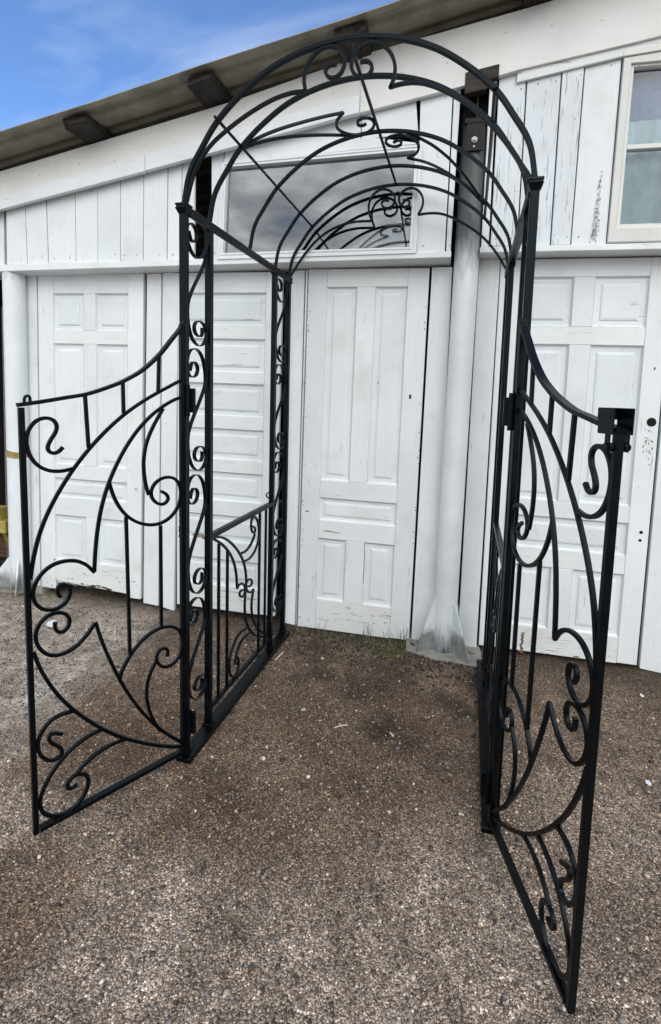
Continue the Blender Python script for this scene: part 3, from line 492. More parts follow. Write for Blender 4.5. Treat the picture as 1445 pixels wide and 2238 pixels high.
disc('lock_hole', 1.2895, 1.305, .0225, .0, HOLE, D5[0], .0012)
disc('key_hole', 1.293, .742, .0088, .0, HOLE, D5[0], .0012); disc('key_hole', 1.2915, .70, .0085, .0, HOLE, D5[0], .0012, 5)
disc('keyhole_cover', -1.589, .745, .014, .0, PP, D1[0], .003, 12, 1.7); disc('key_hole', -1.589, .747, .0045, .0032, HOLE, D1[0], .0012, 8)
disc('latch_scar', .085, 1.385, .0085, .0, CHAR, D3[0], .0012, 4, 1.9); disc('nail_hole', -.095, 1.455, .004, -.0004, HOLE, D3[0], .0012, 7)
disc('round_plug', -1.374, .62, .009, .0, PP, shed, .004, 12)

# ledges that cap the doors
lt = lambda s: 2.0893+(s+2.386)*.0109
lb = lambda s: 2.058+(s+1.70)*.0152
def ledge(s0, s1, t0, t1, b0, b1, name='ledge_board', drop=.008):
    bm = bmesh.new(); back = .05; fr = .11; n = 14; prev = None
    for i in range(n+1):
        k = i/n; s = s0+(s1-s0)*k; t = t0+(t1-t0)*k+JIT(.0015); b = b0+(b1-b0)*k+JIT(.002)
        ring = [bm.verts.new(p) for p in ((s, back, t+.004), (s, -fr+.003, t), (s, -fr, t-.003), (s, -fr, b+.003), (s, -fr+.003, b), (s, back, b-drop))]
        if prev:
            for j in range(6): bm.faces.new((prev[j], prev[(j+1) % 6], ring[(j+1) % 6], ring[j]))
        else: bm.faces.new(ring[::-1])
        prev = ring
    bm.faces.new(prev); return obj(name, bm, PH, shed, True)
ledge(-3.4, .2612, lt(-3.4), lt(.26), 2.034, lb(.26))
ledge(.4015, 2.3, 2.1352, 2.146, 2.1075, 2.110, drop=-.002)
# upper planks
U = W['UPPER']
for k, q in U.items():
    q = [tuple(p) for p in q]
    if k.startswith('p') or k in ('q0', 'r0', 'r1', 'w0', 'a', 'b', 'c', 'd'):
        q[0] = (q[0][0], q[0][1]+.03); q[1] = (q[1][0], q[1][1]+.03)
        bot = (lambda s: lt(s)+.001) if q[2][0] < .3 else (lambda s: 2.141)
        q[2] = (q[2][0], bot(q[2][0])+.0015+random.random()*.002); q[3] = (q[3][0], q[2][1]+JIT(.001))
        if k == 'a': q[0] = (q[0][0], q[0][1]-.04)
        board('plank', inset(q, .0016+random.random()*.0012), .068, .088+JIT(.006), PW if k in 'abc' else PV)
    elif k == 'header': board('header_board', q, .068, .089, PH)
    else: board('header_board', q, .068, .086, PH)
board('plank', [(-2.62, 2.42), (-2.432, 2.46), (-2.44, 2.09), (-2.62, 2.088)], .05, .075, PV)
board('plank', [(-3.4, 2.28), (-2.625, 2.42), (-2.625, 2.088), (-3.4, 2.08)], .05, .08, PV)
board('plank', [(1.66, 3.07), (2.3, 3.16), (2.3, 2.145), (1.66, 2.141)], .068, .086, PV)

ftop = [(-3.5, 2.425), (-2.41, 2.628), (-.949, 2.905), (-.2555, 3.072), (.5227, 3.204), (2.3, 3.535)]
def fz(s): return float(np.interp(s, [p[0] for p in ftop], [p[1] for p in ftop]))
sheet = lambda s: 2.722+.1965*(s+2.195)
# places where the paint has gone: chips, scrapes and nail heads, thin and joined per board group
BARE = wood_mat('bare_old_wood', (.10, .07, .045), (.30, .22, .15), 'x', 60); DARKP = plain('dark_old_wood', (.06, .055, .048), .9, 0, .4, 40)
def flakes(name, items, mat, parent=None, off=.0007):
    """items: (s, face offset, z, half width, half height)"""
    bm = bmesh.new()
    for s, f, z, a, b in items:
        n = 7; A = []; B = []
        for i in range(n):
            t = 2*pi*i/n; r_ = random.uniform(.6, 1.15); A.append(bm.verts.new((s+cos(t)*a*r_, -f-off, z+sin(t)*b*r_))); B.append(bm.verts.new((s+cos(t)*a*r_*1.1, -f+.0015, z+sin(t)*b*r_*1.1)))
        bm.faces.new(A)
        for i in range(n): bm.faces.new((A[i], A[(i+1) % n], B[(i+1) % n], B[i]))
    o = obj(name, bm, mat, None); o.parent = parent or shed
    if parent: o.location = -parent.location
    o['kind'] = 'stuff'; return o
flakes('bare_wood_patch', [(-1.17, -.001, .488, .045, .010), (-1.135, -.001, .482, .012, .012)], BARE, D2[0])
flakes('peeled_paint', [(-1.29, -.0005, .54+JIT(.19), .004+random.random()*.006, .004+random.random()*.012) for _ in range(26)], DARKP, D2[0])
flakes('bare_wood_patch', [(-.345, -.0008, .593, .042, .0052), (-.30, -.0008, .588, .03, .003), (-.477, 0, .70, .012, .004)], BARE, D3[0])
flakes('peeled_paint', [(-.130+JIT(.004), -.0008, .31+.23*k/13, .0016, .013) for k in range(14)]+[(-.09+JIT(.4), -.0012, .06+random.random()*.09, .004+random.random()*.022, .0012) for _ in range(22)]+[(-.504+JIT(.012), 0, random.random()*1.9+.05, .005, .0022) for _ in range(26)]+[(.145+JIT(.008), 0, random.random()*1.6+.3, .0035, .004) for _ in range(12)], DARKP, D3[0])
flakes('bare_wood_patch', [(1.043, -.0012, .034, .02, .008)]+[(.759+JIT(.012), -.0012, .02+.115*k/26, .008, .0055) for k in range(26)], BARE, D5[0])
flakes('peeled_paint', [(1.276+JIT(.02), 0, 1.57, .005, .008), (1.2745, 0, 1.21, .004, .005), (1.287+JIT(.03), 0, 1.09, .004, .004)]+[(1.285+JIT(.05), 0, 1.07+random.random()*.2, .002, .006) for _ in range(24)]+[(random.uniform(.63, 1.3), -.0012, random.uniform(.03, .15), .006+random.random()*.01, .0012) for _ in range(16)], DARKP, D5[0])
flakes('peeled_paint', [(-2.197, 0, .226, .007, .008), (-2.19, 0, .205, .004, .006)]+[(random.uniform(-2.28, -1.56), 0, random.uniform(.04, .16), .004+random.random()*.010, .002) for _ in range(26)], DARKP, D1[0])
flakes('rotten_edge', [(random.uniform(-2.16, -1.67), -.0012, .075+JIT(.02), .012+random.random()*.02, .004+random.random()*.004) for _ in range(16)], DARKP, D1[0])
nails = []
for k, q in W['UPPER'].items():
    if k in ('header', 'tri', 'tri2'): continue
    wd = abs(q[1][0]-q[0][0])
    for fs in ((.5,) if wd < .09 else (.25, .75)):
        for zz in (q[2][1]+.035+JIT(.02), q[1][1]-.035+JIT(.02)):
            if random.random() < .8: nails.append((q[3][0]+(q[2][0]-q[3][0])*fs+JIT(.02), .0905, zz, .0028, .003))
for s_ in np.arange(-2.3, 1.6, .21):
    nails.append((s_+JIT(.1), .1113 if s_ < -.23 else .1163, fz(s_)-.07-random.random()*.09, .0028, .003))
flakes('nail_head', nails, DARKP)
st = []
for k in range(120):
    u = random.random()**.7; c_ = .935+(.9285-.935)*u; st.append((c_+JIT(.006+.030*u), .0905, 2.478-.325*u, .0009+random.random()*.0012, .0015+random.random()*.005))
flakes('scuff_mark', st, plain('grey_scuff', (.25, .25, .24), .9, 0, .4, 40))

# transom window over the middle doors
def frame_ring(bm, outer, inner, back, prof):
    """picture frame between two quads; prof = [(k, offset)] from outer to inner edge"""
    rings = [[bm.verts.new((o[0], -back, o[1])) for o in outer]]
    for k, off in prof:
        rings.append([bm.verts.new((o[0]+(i[0]-o[0])*k, -off, o[1]+(i[1]-o[1])*k)) for o, i in zip(outer, inner)])
    rings.append([bm.verts.new((i[0], -back, i[1])) for i in inner])
    for a, b in zip(rings[:-1], rings[1:]):
        for j in range(4): bm.faces.new((a[j], a[(j+1) % 4], b[(j+1) % 4], b[j]))
fo = [(-.9800, 2.6030), (.0922, 2.6365), (.0880, 2.1065), (-1.0048, 2.0925)]
fi = [(-.9538, 2.5772), (.0562, 2.6058), (.0505, 2.1429), (-.9706, 2.1308)]
bm = bmesh.new(); frame_ring(bm, fo, fi, .045, [(0, .108), (.12, .117), (.42, .117), (.50, .111), (.62, .111), (.72, .116), (.95, .116), (1, .112)])
win = obj('window', bm, ALU, shed, True, 'wide transom window with a white moulded frame')
def pane(q, off, mat, parent, name='pane', thick=0):
    bm = bmesh.new(); bm.faces.new([bm.verts.new((s, -off, z)) for s, z in q][::-1])
    o = obj(name, bm, mat, None, False); o.parent = parent; o.location = -parent.location; return o
gq = [(-.962, 2.586), (.064, 2.614), (.058, 2.135), (-.979, 2.122)]
pane(gq, .086, GLASS, win); pane(gq, .070, GLASS, win)
bm = bmesh.new(); frame_ring(bm, gq, [(-.944, 2.568), (.047, 2.597), (.041, 2.152), (-.961, 2.14)], .0715, [(0, .0845), (1, .0845)])
o = obj('spacer_bar', bm, ZINC, None, False); o.parent = win; o.location = -win.location

# sash window at the right
cas = [(.9875, 2.965), (1.62, 3.02), (1.62, 2.150), (.9868, 2.148)]
ci = [(1.021, 2.938), (1.585, 2.938), (1.585, 2.2145), (1.017, 2.2145)]
bm = bmesh.new(); frame_ring(bm, cas, ci, .04, [(0, .094), (.06, .098), (.94, .098), (1, .094)])
sw = obj('window', bm, PC, shed, True, 'tall sash window with a grey cream casing at the right')
def wsub(name, q, b, f, mat, bv=.002):
    o = board(name, q, b, f, mat, bv=bv); o.parent = sw; o.location = Vector(o.location)-sw.location; return o
for nm, q in (('sash', [(1.022, 2.938), (1.037, 2.938), (1.037, 2.2145), (1.019, 2.2145)]), ('sash', [(1.570, 2.938), (1.585, 2.938), (1.585, 2.2145), (1.570, 2.2145)]),
              ('sash', [(1.037, 2.234), (1.570, 2.234), (1.570, 2.2145), (1.037, 2.2145)]), ('meeting_rail', [(1.037, 2.590), (1.570, 2.592), (1.570, 2.570), (1.037, 2.5695)]), ('sash', [(1.037, 2.938), (1.570, 2.938), (1.570, 2.928), (1.037, 2.928)])):
    wsub(nm, q, .05, .086, PC)
wsub('head_mould', [(.982, 2.992), (1.63, 3.045), (1.63, 3.015), (.982, 2.966)], .06, .106, PC)
wsub('sill', [(1.020, 2.2135), (1.585, 2.2135), (1.585, 2.151), (1.018, 2.149)], .05, .0935, PC)
pane([(1.035, 2.93), (1.572, 2.93), (1.572, 2.58), (1.035, 2.58)], .062, GLASS2, sw); pane([(1.035, 2.58), (1.572, 2.58), (1.572, 2.23), (1.035, 2.23)], .068, GLASS2, sw)
def cloth(s0, s1, z0, z1, off, amp, mat, name):
    bm = bmesh.new(); n = 70; prev = None
    for i in range(n+1):
        s = s0+(s1-s0)*i/n; y = -off+amp*(sin(s*95)+.5*sin(s*41+1))
        a, b = bm.verts.new((s, y, z0)), bm.verts.new((s+.004*sin(s*30), y+amp*.4*sin(s*60), z1))
        if prev: bm.faces.new((prev[0], a, b, prev[1]))
        prev = (a, b)
    o = obj(name, bm, mat, None, smooth=True); o.parent = sw; o.location = -sw.location
cloth(1.0, 1.6, 2.19, 2.72, .03, .004, CURT, 'curtain'); cloth(1.0, 1.6, 2.66, 2.95, .02, .0015, BLIND, 'blind')

# fascia, trims, roof
def fascia(s0, s1, low, back, front, name, mat, top=None):
    bm = bmesh.new(); n = 10; prev = None
    for i in range(n+1):
        s = s0+(s1-s0)*i/n; zl = float(np.interp(s, [p[0] for p in low], [p[1] for p in low])); zu = (min(fz(s), sheet(s)-.004)+.001) if top is None else float(np.interp(s, [p[0] for p in top], [p[1] for p in top]))
        ring = [bm.verts.new(p) for p in ((s, -back, zl), (s, -front+.002, zl), (s, -front, zl+.002), (s, -front, zu-.002), (s, -front+.002, zu), (s, -back, zu))]
        if prev:
            for j in range(6): bm.faces.new((prev[j], prev[(j+1) % 6], ring[(j+1) % 6], ring[j]))
        else: bm.faces.new(ring[::-1])
        prev = ring
    bm.faces.new(prev); return obj(name, bm, mat, shed, True)
fascia(-3.5, -.2335, [(-3.5, 2.22), (-2.395, 2.43), (-1.42, 2.60), (-.23, 2.815)], .09, .111, 'fascia_board', PF)
fascia(-.2315, 2.3, [(-.2315, 2.802), (.2673, 2.888), (.4409, 2.937), (.53, 2.941), (1.1276, 3.030), (2.3, 3.235)], .091, .116, 'fascia_board', PF)
fascia(-3.5, -1.4305, [(-3.5, 2.195), (-2.395, 2.4004), (-1.4248, 2.5714)], .112, .137, 'trim_board', PH, [(-3.5, 2.265), (-2.392, 2.4708), (-1.4386, 2.6564)])
fascia(-1.4265, -.2335, [(-1.4192, 2.5735), (-.2274, 2.7929)], .112, .138, 'trim_board', PH, [(-1.43, 2.6583), (-.2379, 2.8777)])
fascia(.5225, 2.3, [(.5225, 2.893), (.978, 2.9676), (1.2, 3.004), (2.3, 3.185)], .09, .103, 'trim_board', PHW, [(.5225, 2.96), (1.13, 3.045), (2.3, 3.25)])
# corrugated roof sheet, ribs along the slope
bm = bmesh.new(); prev = None
prof = []
y = -.325
while y < 3.4:
    prof += [(y, 0), (y+.035, 0), (y+.05, .016), (y+.085, .016), (y+.10, 0)]; y += .16
for s in np.linspace(-3.7, 2.6, 22):
    w_ = .003*sin(s*5.1)
    ring = [bm.verts.new((s, yy, sheet(s)+h+w_*(1 if yy < 0 else 0))) for yy, h in prof]+[bm.verts.new((s, yy, sheet(s)+h+.004+w_*(1 if yy < 0 else 0))) for yy, h in prof[::-1]]
    if prev:
        k = len(ring)
        for j in range(k): bm.faces.new((prev[j], prev[(j+1) % k], ring[(j+1) % k], ring[j]))
    prev = ring
obj('roof_sheet', bm, SHEET, shed, True)
def purlin(s0, s1, out, seedk):
    bm = bmesh.new(); rnd = random.Random(seedk); prev = None
    n = 26
    for i in range(n+1):
        k = i/n; yy = .5+(-out-.5)*k
        j = lambda a: (rnd.random()-.5)*a*(1.0+2.2*(k > .95))
        zb0, zb1 = sheet(s0)-.046, sheet(s1)-.046
        ring = [bm.verts.new(p) for p in ((s0+j(.006), yy+j(.01), zb0+j(.004)), ((s0+s1)/2+j(.01), yy+j(.01), (zb0+zb1)/2+j(.005)), (s1+j(.006), yy+j(.01), zb1+j(.004)), (s1+j(.004), yy+j(.01), sheet(s1)-.002), (s0+j(.004), yy+j(.01), sheet(s0)-.002))]
        if prev:
            for q in range(5): bm.faces.new((prev[q], prev[(q+1) % 5], ring[(q+1) % 5], ring[q]))
        else: bm.faces.new(ring[::-1])
        prev = ring
    bm.faces.new(prev); return obj('purlin', bm, ROT, shed, True)
purlin(-1.818, -1.685, .275, 1); purlin(-1.09, -.955, .28, 2); purlin(-.335, -.185, .285, 3); purlin(.522, .668, .28, 4); purlin(-2.9, -2.76, .28, 5); purlin(1.3, 1.44, .28, 6)
# shut the building: end walls, back and a board ceiling keep its inside dark
board('end_wall', [(2.3, 3.613), (2.33, 3.618), (2.33, 0), (2.3, 0)], -3.2, .06, DARKW, bv=0)
board('back_wall', [(-3.5, 2.474), (2.3, 3.613), (2.3, 0), (-3.5, 0)], -3.25, -3.2, DARKW, bv=0)
board('end_wall', [(-3.53, 2.468), (-3.5, 2.474), (-3.5, 0), (-3.53, 0)], -3.2, .06, DARKW, bv=0)
board('inner_wall', [(-2.36, 2.06), (-2.33, 2.06), (-2.33, 0), (-2.36, 0)], -3.1, -.04, DARKW, bv=0)
board('lower_boarding', [(1.64, 2.1), (2.3, 2.1), (2.3, 0), (1.64, 0)], -.03, 0, PV)

# ------------------------------------------------------------------ steel posts carrying the roof
def to_world(s, off, z): return SH @ Vector((s, -off, z))
def steel_post(s, off, lean, top, label, gus, slab, zs):
    root = empty('steel_post', None, label, 'post', 'painted steel pipe posts along the shed', matrix=SH @ Matrix.Translation((s, -off, 0)))
    bm = bmesh.new(); r = .0628
    for i in range(12):
        z0, z1 = zs+(top-zs)*i/12, zs+(top-zs)*(i+1)/12
        cyl(bm, (lean*z0, 0, z0), (lean*z1, 0, z1), r, seg=36, caps=False)
    bmesh.ops.remove_doubles(bm, verts=bm.verts[:], dist=1e-4); obj('pipe', bm, PIPE, root, smooth=True)
    for dx, dy, rad, hz in gus:
        d = Vector((dx, dy, 0)).normalized(); nn = Vector((-d.y, d.x, 0))*.004
        bm = bmesh.new(); P = [d*(r-.006)+Vector((0, 0, hz)), d*(r+.008)+Vector((0, 0, hz)), d*rad+Vector((0, 0, zs+.022)), d*rad+Vector((0, 0, zs)), d*(r-.006)+Vector((0, 0, zs))]
        A = [bm.verts.new(p+nn) for p in P]; B = [bm.verts.new(p-nn) for p in P]; bm.faces.new(A); bm.faces.new(B[::-1])
        for i in range(5): bm.faces.new((A[i], B[i], B[(i+1) % 5], A[(i+1) % 5]))
        obj('gusset', bm, GUS, root)
    bm = bmesh.new(); P = [(a-s, b+off) for a, b in slab]
    A = [bm.verts.new((x, y, -.03)) for x, y in P]; B = [bm.verts.new((x, y, zs)) for x, y in P]; bm.faces.new(A); bm.faces.new(B[::-1])
    for i in range(len(P)): bm.faces.new((A[i], B[i], B[(i+1) % len(P)], A[(i+1) % len(P)]))
    bevel(bm, .003); obj('base_slab', bm, CONC, root)
    return root
p1 = steel_post(.3405, .048, 0, 2.72, 'painted steel pipe post with triangular gussets right of the middle door', [(-.14, -.085, .165, .298), (.125, -.13, .188, .285), (-.1, .12, .165, .29), (.12, .11, .165, .29)], [(.128, .05), (.14, -.115), (.30, -.165), (.50, -.185), (.535, -.205), (.545, -.05), (.53, .1), (.13, .1)], .012)
p2 = steel_post(-2.416, .045, .008, 2.05, 'painted steel pipe post with a mustard strap at the left corner of the shed', [(-.16, -.06, .20, .235), (.1, -.14, .18, .235)], [(-2.78, .16), (-2.70, -.06), (-2.46, -.03), (-2.30, .0), (-2.30, .16)], .034)
bm = bmesh.new(); cyl(bm, (.004, 0, .905), (.012, -.0, .945), .0655, seg=36); obj('strap', bm, STRAPM, p2)
# steel shoe and bolt on the middle post, blackened timber over it
def loc1(o, s, off, z): o.location = (s-.3405, -off+.048, z); return o
bm = bmesh.new(); box(bm, (-.042, -.006, -.063), (.042, .006, .063)); bevel(bm, .002); pl = loc1(obj('shoe_plate', bm, RUST, p1), .3435, .117, 2.649)
bm = bmesh.new(); cyl(bm, (0, 0, 0), (0, -.004, 0), .0145, seg=20); cyl(bm, (0, -.004, 0), (0, -.013, 0), .0085, seg=6); o = obj('bolt', bm, ZINC, pl); o.location = (-.002, -.006, -.014)
bm = bmesh.new(); cyl(bm, (0, 0, 0), (0, -.004, 0), .005, seg=10); o = obj('rivet', bm, SPLINT, pl); o.location = (-.003, -.006, -.045)
bm = bmesh.new(); box(bm, (-.05, -.012, -.012), (.05, .03, .012)); bevel(bm, .002); loc1(obj('shoe_flange', bm, RUST, p1), .343, .108, 2.727)
bm = bmesh.new(); box(bm, (-.004, -.02, -.09), (.004, .03, .12)); loc1(obj('shoe_web', bm, RUST, p1), .347, .06, 2.82)
bm = bmesh.new(); box(bm, (-.06, -.004, -.12), (.06, .004, .12)); loc1(obj('shoe_back', bm, HOLE, p1), .34, .02, 2.83)
bm = bmesh.new(); A = prism([(.280, 2.946), (.436, 2.972), (.436, 2.918), (.388, 2.908), (.385, 2.865), (.282, 2.852)], .075, .1205); o = obj('packing_block', A, CHAR, p1); o.location = (-.3405, .048, 0)

# ================================================================== GARDEN ARCH
w, D, H = .5622, .9852, 2.0
d1, d2, d3 = .1659, .5078, .7974
arch = empty('garden_arch', (0, 0, 0), 'tall black wrought iron garden arch with a barrel top standing against the shed', 'arch')
PS = .0122
XN, YN, ZN = Vector((1, 0, 0)), Vector((0, 1, 0)), Vector((0, 0, 1))
for sg in (-1, 1):
    for yy, hh in ((0, H-.012), (d1, H-.018), (d3, H-.018), (D, H-.018)):
        bm = bmesh.new(); P = [Vector((sg*w, yy, .012)), Vector((sg*w, yy, hh))]; sweep(bm, P, XN, PS, PS, .12); po = obj('post', bm, IRON, arch)
        bm = bmesh.new()
        if yy == 0:
            for z0, z1, a0, a1 in ((-.028, -.016, .0125, .018), (-.016, -.009, .018, .0215), (-.009, .0, .0185, .0185), (.0, .006, .0215, .0205)):
                A = [bm.verts.new((sg*w+x*a0, yy+y_*a0, H+z0)) for x, y_ in ((-1, -1), (1, -1), (1, 1), (-1, 1))]; B = [bm.verts.new((sg*w+x*a1, yy+y_*a1, H+z1)) for x, y_ in ((-1, -1), (1, -1), (1, 1), (-1, 1))]
                bm.faces.new(A[::-1]); bm.faces.new(B)
                for i in range(4): bm.faces.new((A[i], A[(i+1) % 4], B[(i+1) % 4], B[i]))
            obj('cap', bm, IRON, po)
        else:
            box(bm, (sg*w-.0165, yy-.0165, H-.03), (sg*w+.0165, yy+.0165, H-.012)); bevel(bm, .002); obj('collar', bm, IRON, po)
        bm = bmesh.new(); box(bm, (sg*w-.02, yy-.02, .0205), (sg*w+.02, yy+.02, .026)); bevel(bm, .0015); obj('foot_plate', bm, IRON, po)
    # top bar: a flat bar lying level with punched holes, and the base strap on the gravel
    bm = bmesh.new(); sweep(bm, [Vector((sg*w, -.004, H-.004)), Vector((sg*w, D+.018, H-.004))], XN, .0165, .0055, .3); sweep(bm, [Vector((sg*(w-.013), .012, H-.0205)), Vector((sg*(w-.013), D+.016, H-.0205))], XN, .003, .0115); tb = obj('top_bar', bm, IRON, arch)
    for yy in (.085, .245, .305, .60, .665, .845):
        bm = bmesh.new(); cyl(bm, (sg*(w-.017), yy, H-.021), (sg*(w-.0155), yy, H-.021), .0062, seg=12); obj('bolt_hole', bm, HOLE, tb)
    bm = bmesh.new(); box(bm, (min(sg*(w-.04), sg*(w+.018)), -.035, .001), (max(sg*(w-.04), sg*(w+.018)), D+.02, .02)); bevel(bm, .002); obj('base_bar', bm, IRON, arch)
    # strap scrolls between each pair of posts
    J = DATA['JOINTS']; S = DATA['SCROLL']
    for ya, yb in ((0, d1), (d3, D)):
        ia, ib = ya+PS+.0005, yb-PS-.0005
        def strap(pts):
            P = catmull(smooth_pts(pts, 1), 3); bm = bmesh.new(); sweep(bm, P, XN, .0075, .0017, .3); obj('scroll', bm, IRON, arch)
        hook = [Vector((sg*w, ia+(ib-ia)*a*.985, z)) for a, z in DATA['HOOK']]; strap(hook)
        ends = [(J[0]+.145, J[1])]+[(J[i], J[i+1]) for i in range(1, 4)]
        for i, (zt, zb) in enumerate(ends):
            src = S[16:] if i == 0 else S
            strap([Vector((sg*w, ia+(ib-ia)*(.012+.976*a), zb+.002+(zt-zb-.004)*b)) for a, b in src])
    # low panel between the middle posts
    Lw = DATA['LOW']
    P3 = lambda k: [Vector((sg*w, y_, z)) for y_, z in Lw[k]]
    q = P3('rail_top'); bm = bmesh.new(); sweep(bm, [Vector((sg*w, d1+PS, .805)), Vector((sg*w, d3-PS, .807))], XN, .0115, .0105, .15); obj('panel_rail', bm, IRON, arch)
    bm = bmesh.new(); sweep(bm, [Vector((sg*w, d1+PS, .081)), Vector((sg*w, d3-PS, .073))], XN, .0085, .0085); obj('panel_rail', bm, IRON, arch)
    for k in ('bar1', 'bar2', 'bar3', 'bar4'):
        P = P3(k); P[1].z = .08; P[1].y = P[0].y
        if P[0].z > .77: P[0].z = .797
        bm = bmesh.new(); sweep(bm, P, XN, .0055, .0055); obj('baluster', bm, IRON, arch)
    for k in ('arc1', 'arc2', 'arc3', 'arc4', 'arc5'): rod('arc', P3(k), XN, .0048, .0048, arch)
    for k in ('curl1', 'curl2', 'curl3', 'curl4'): rod('curl', P3(k), XN, .0045, .0045, arch, 5)
bm = bmesh.new(); eyep = [Vector((-w-.012, d3-.006+.0*sin(a), .852+.014*cos(a)))+Vector((-.012*sin(a), -.008*sin(a), 0)) for a in np.linspace(0, pi, 9)]; sweep(bm, eyep, YN, .003, .003); obj('eye', bm, IRON, arch)
# barrel: hoops, stringers, scrolls
PXS = [0, .13, .25, .352, .437, .49, .54, .5622]; PZS = [.447, .433, .394, .331, .257, .186, .103, 0]
def pz(x): return float(np.interp(abs(x), PXS, PZS))
def hoop(yy, k, hn, hb):
    prf = [(-x, z) for x, z in zip(PXS[::-1], PZS[::-1])]+[(x, z) for x, z in zip(PXS[1:], PZS[1:])]
    P = catmull([Vector((x, yy, H+z*k)) for x, z in prf], 8); bm = bmesh.new(); sweep(bm, P, YN, hn, hb); obj('hoop', bm, IRON, arch)
for yy, k, a in ((0, 1.015, .0072), (d1, .995, .0070), (d2, .995, .0064), (d3, .985, .0064), (D, .975, .0064)): hoop(yy, k, a, a)
for x in (-.4355, .0, .4375):
    n = Vector((x/.5, 0, 1)).normalized() if x else ZN
    off = .008
    bm = bmesh.new(); P = [Vector((x, y_, H+pz(x)*(1.0-.03*max(0, y_)/D+.012)+off*.2)) for y_ in (-.02 if x else -.004, d1, d2, d3, D+.012)]
    sweep(bm, P, n, .0050, .0050); obj('stringer', bm, IRON, arch)
for key, yy in (('FRONT', 0), ('REAR', D)):
    for k, pts in DATA[key].items():
        P = [Vector((x, yy, z)) for x, z in pts]
        if k.endswith('arc'):
            e = 0 if k.startswith('left') else -1
            sg = -1 if e == 0 else 1; P[e] = Vector((sg*(w-.008), yy, H+.003))
        rod(k.split('_')[1], P, YN, .0052, .0052, arch, 5)
BR = DATA['BARREL']
pairs = (('arc1', 'arc1b'), ('curl1', 'curl1b'), ('arc2', 'arc2b'))
def on_barrel(q): 
    k = float(np.interp(q[1], [0, d1, d2, d3, D], [1.015, .995, .995, .985, .975])); return Vector((q[0], q[1], H+pz(q[0])*k-.001))
for a, b in pairs:
    for pts, k in ((BR[a], a), (BR[b], b)):
        if k == 'arc2': pts = pts+[[-.07, d2]]
        if k == 'arc2b': pts = pts+[[.11, d2]]
        P = [on_barrel(q) for q in pts]; P = catmull(smooth_pts(P, 1), 5)
        nr = [Vector((p.x*.8, 0, max(.15, p.z-H+.1))).normalized() for p in P]
        bm = bmesh.new(); sweep(bm, P, lambda i: nr[i], .0046, .0050); obj(k[:-1].rstrip('12') if k[-1] == 'b' else k.rstrip('12'), bm, IRON, arch)

# ================================================================== GATE LEAVES
G = DATA['GATE']
def gate(sg, ang, label):
    hinge = Vector((sg*(w-.012), -.031, 0)); u = Vector((sg*cos(ang), -sin(ang), 0)); nn = Vector((-u.y, u.x, 0))*sg
    root = empty('garden_gate', hinge, label, 'gate', 'gate leaves of the arch')
    pt = lambda q: Vector((0, 0, q[1]))+u*q[0]
    def line(name, pts, hn, hb, n=4, sm=1): return rod(name, [pt(q) for q in pts], nn, hn, hb, root, n, sm)
    fu = .474
    line('stile', [(fu, .038), (fu, 1.318 if sg < 0 else 1.330)], .0088, .0072); line('stile', [(0, .045), (0, 1.602)], .0098, .0095)
    top = [list(q) for q in G['top']]; top[0] = [fu+.009, 1.3245]; top[-1] = [-.006, 1.612]
    line('top_rail', top, .0112, .0052, 5, 0)
    line('bottom_rail', [(fu-.01, .0455), (.01, .0495)], .0105, .0075)
    for i in range(1, 6): line('bar', G['bar%d' % i], .0052, .0050)
    for k in 'ABCDEFG':
        q = [list(x) for x in G['arc'+k]]
        if k in 'ABDE': q[0 if k in 'AB' else -1][0] = .004
        line('arc', q, .0052, .0051)
    for i in range(1, 8): line('scroll', G['scroll%d' % i], .0052, .0051, 4)
    for z in (1.345, .155):
        bm = bmesh.new(); c = Vector((0, 0, z))-nn*.0; q = c+Vector((-sg*.0175, .004, 0))
        cyl(bm, q+Vector((0, 0, -.055)), q+Vector((0, 0, .055)), .0085, seg=14); h = obj('hinge', bm, IRON, root)
        bm = bmesh.new(); box(bm, (-.013, .0, -.042), (.013, .012, .042)); bevel(bm, .001); o = obj('hinge_plate', bm, IRON, h); o.location = q+Vector((-sg*.008, .006, 0))
    if sg < 0:
        bm = bmesh.new(); sweep(bm, catmull([pt(q) for q in G['eye']], 4), nn, .0034, .0034); obj('eyelet', bm, IRON, root)
    else:
        # gravity latch: a fork of bent plate pivoting on a bolt through the free stile
        bm = bmesh.new(); rot = Matrix((( u.x, nn.x, 0), (u.y, nn.y, 0), (0, 0, 1))).to_4x4()
        T = Matrix.Translation(pt((fu, 0))) @ rot
        for s2 in (-1, 1):
            lo, hi = sorted((s2*.0185, s2*.0215))
            box(bm, (-.038, lo, 1.317), (.013, hi, 1.369), T); box(bm, (-.012, lo, 1.282), (.005, hi, 1.3172), T)
        box(bm, (-.0415, -.0215, 1.345), (-.0382, .0215, 1.369), T)
        bevel(bm, .0012); lt_ = obj('latch', bm, IRON, root)
        bm = bmesh.new(); p = T @ Vector((-.003, -.0245, 1.292)); p2_ = T @ Vector((-.003, .0245, 1.292)); cyl(bm, p, p2_, .0042, seg=10)
        dr = (p2_-p).normalized(); cyl(bm, p-dr*.001, p+dr*.0045, .0085, seg=6); cyl(bm, p2_-dr*.0045, p2_+dr*.001, .0078, seg=6); cyl(bm, T @ Vector((-.003, -.0182, 1.292)), T @ Vector((-.003, -.012, 1.292)), .009, seg=12); cyl(bm, T @ Vector((-.003, .012, 1.292)), T @ Vector((-.003, .0182, 1.292)), .009, seg=12)
        obj('bolt', bm, IRON, lt_)
    return root
gate(-1, 1.0484142, 'left black iron gate leaf with a small eyelet on its free corner')
gate(1, 1.2492660, 'right black iron gate leaf with a forked latch on its free corner')

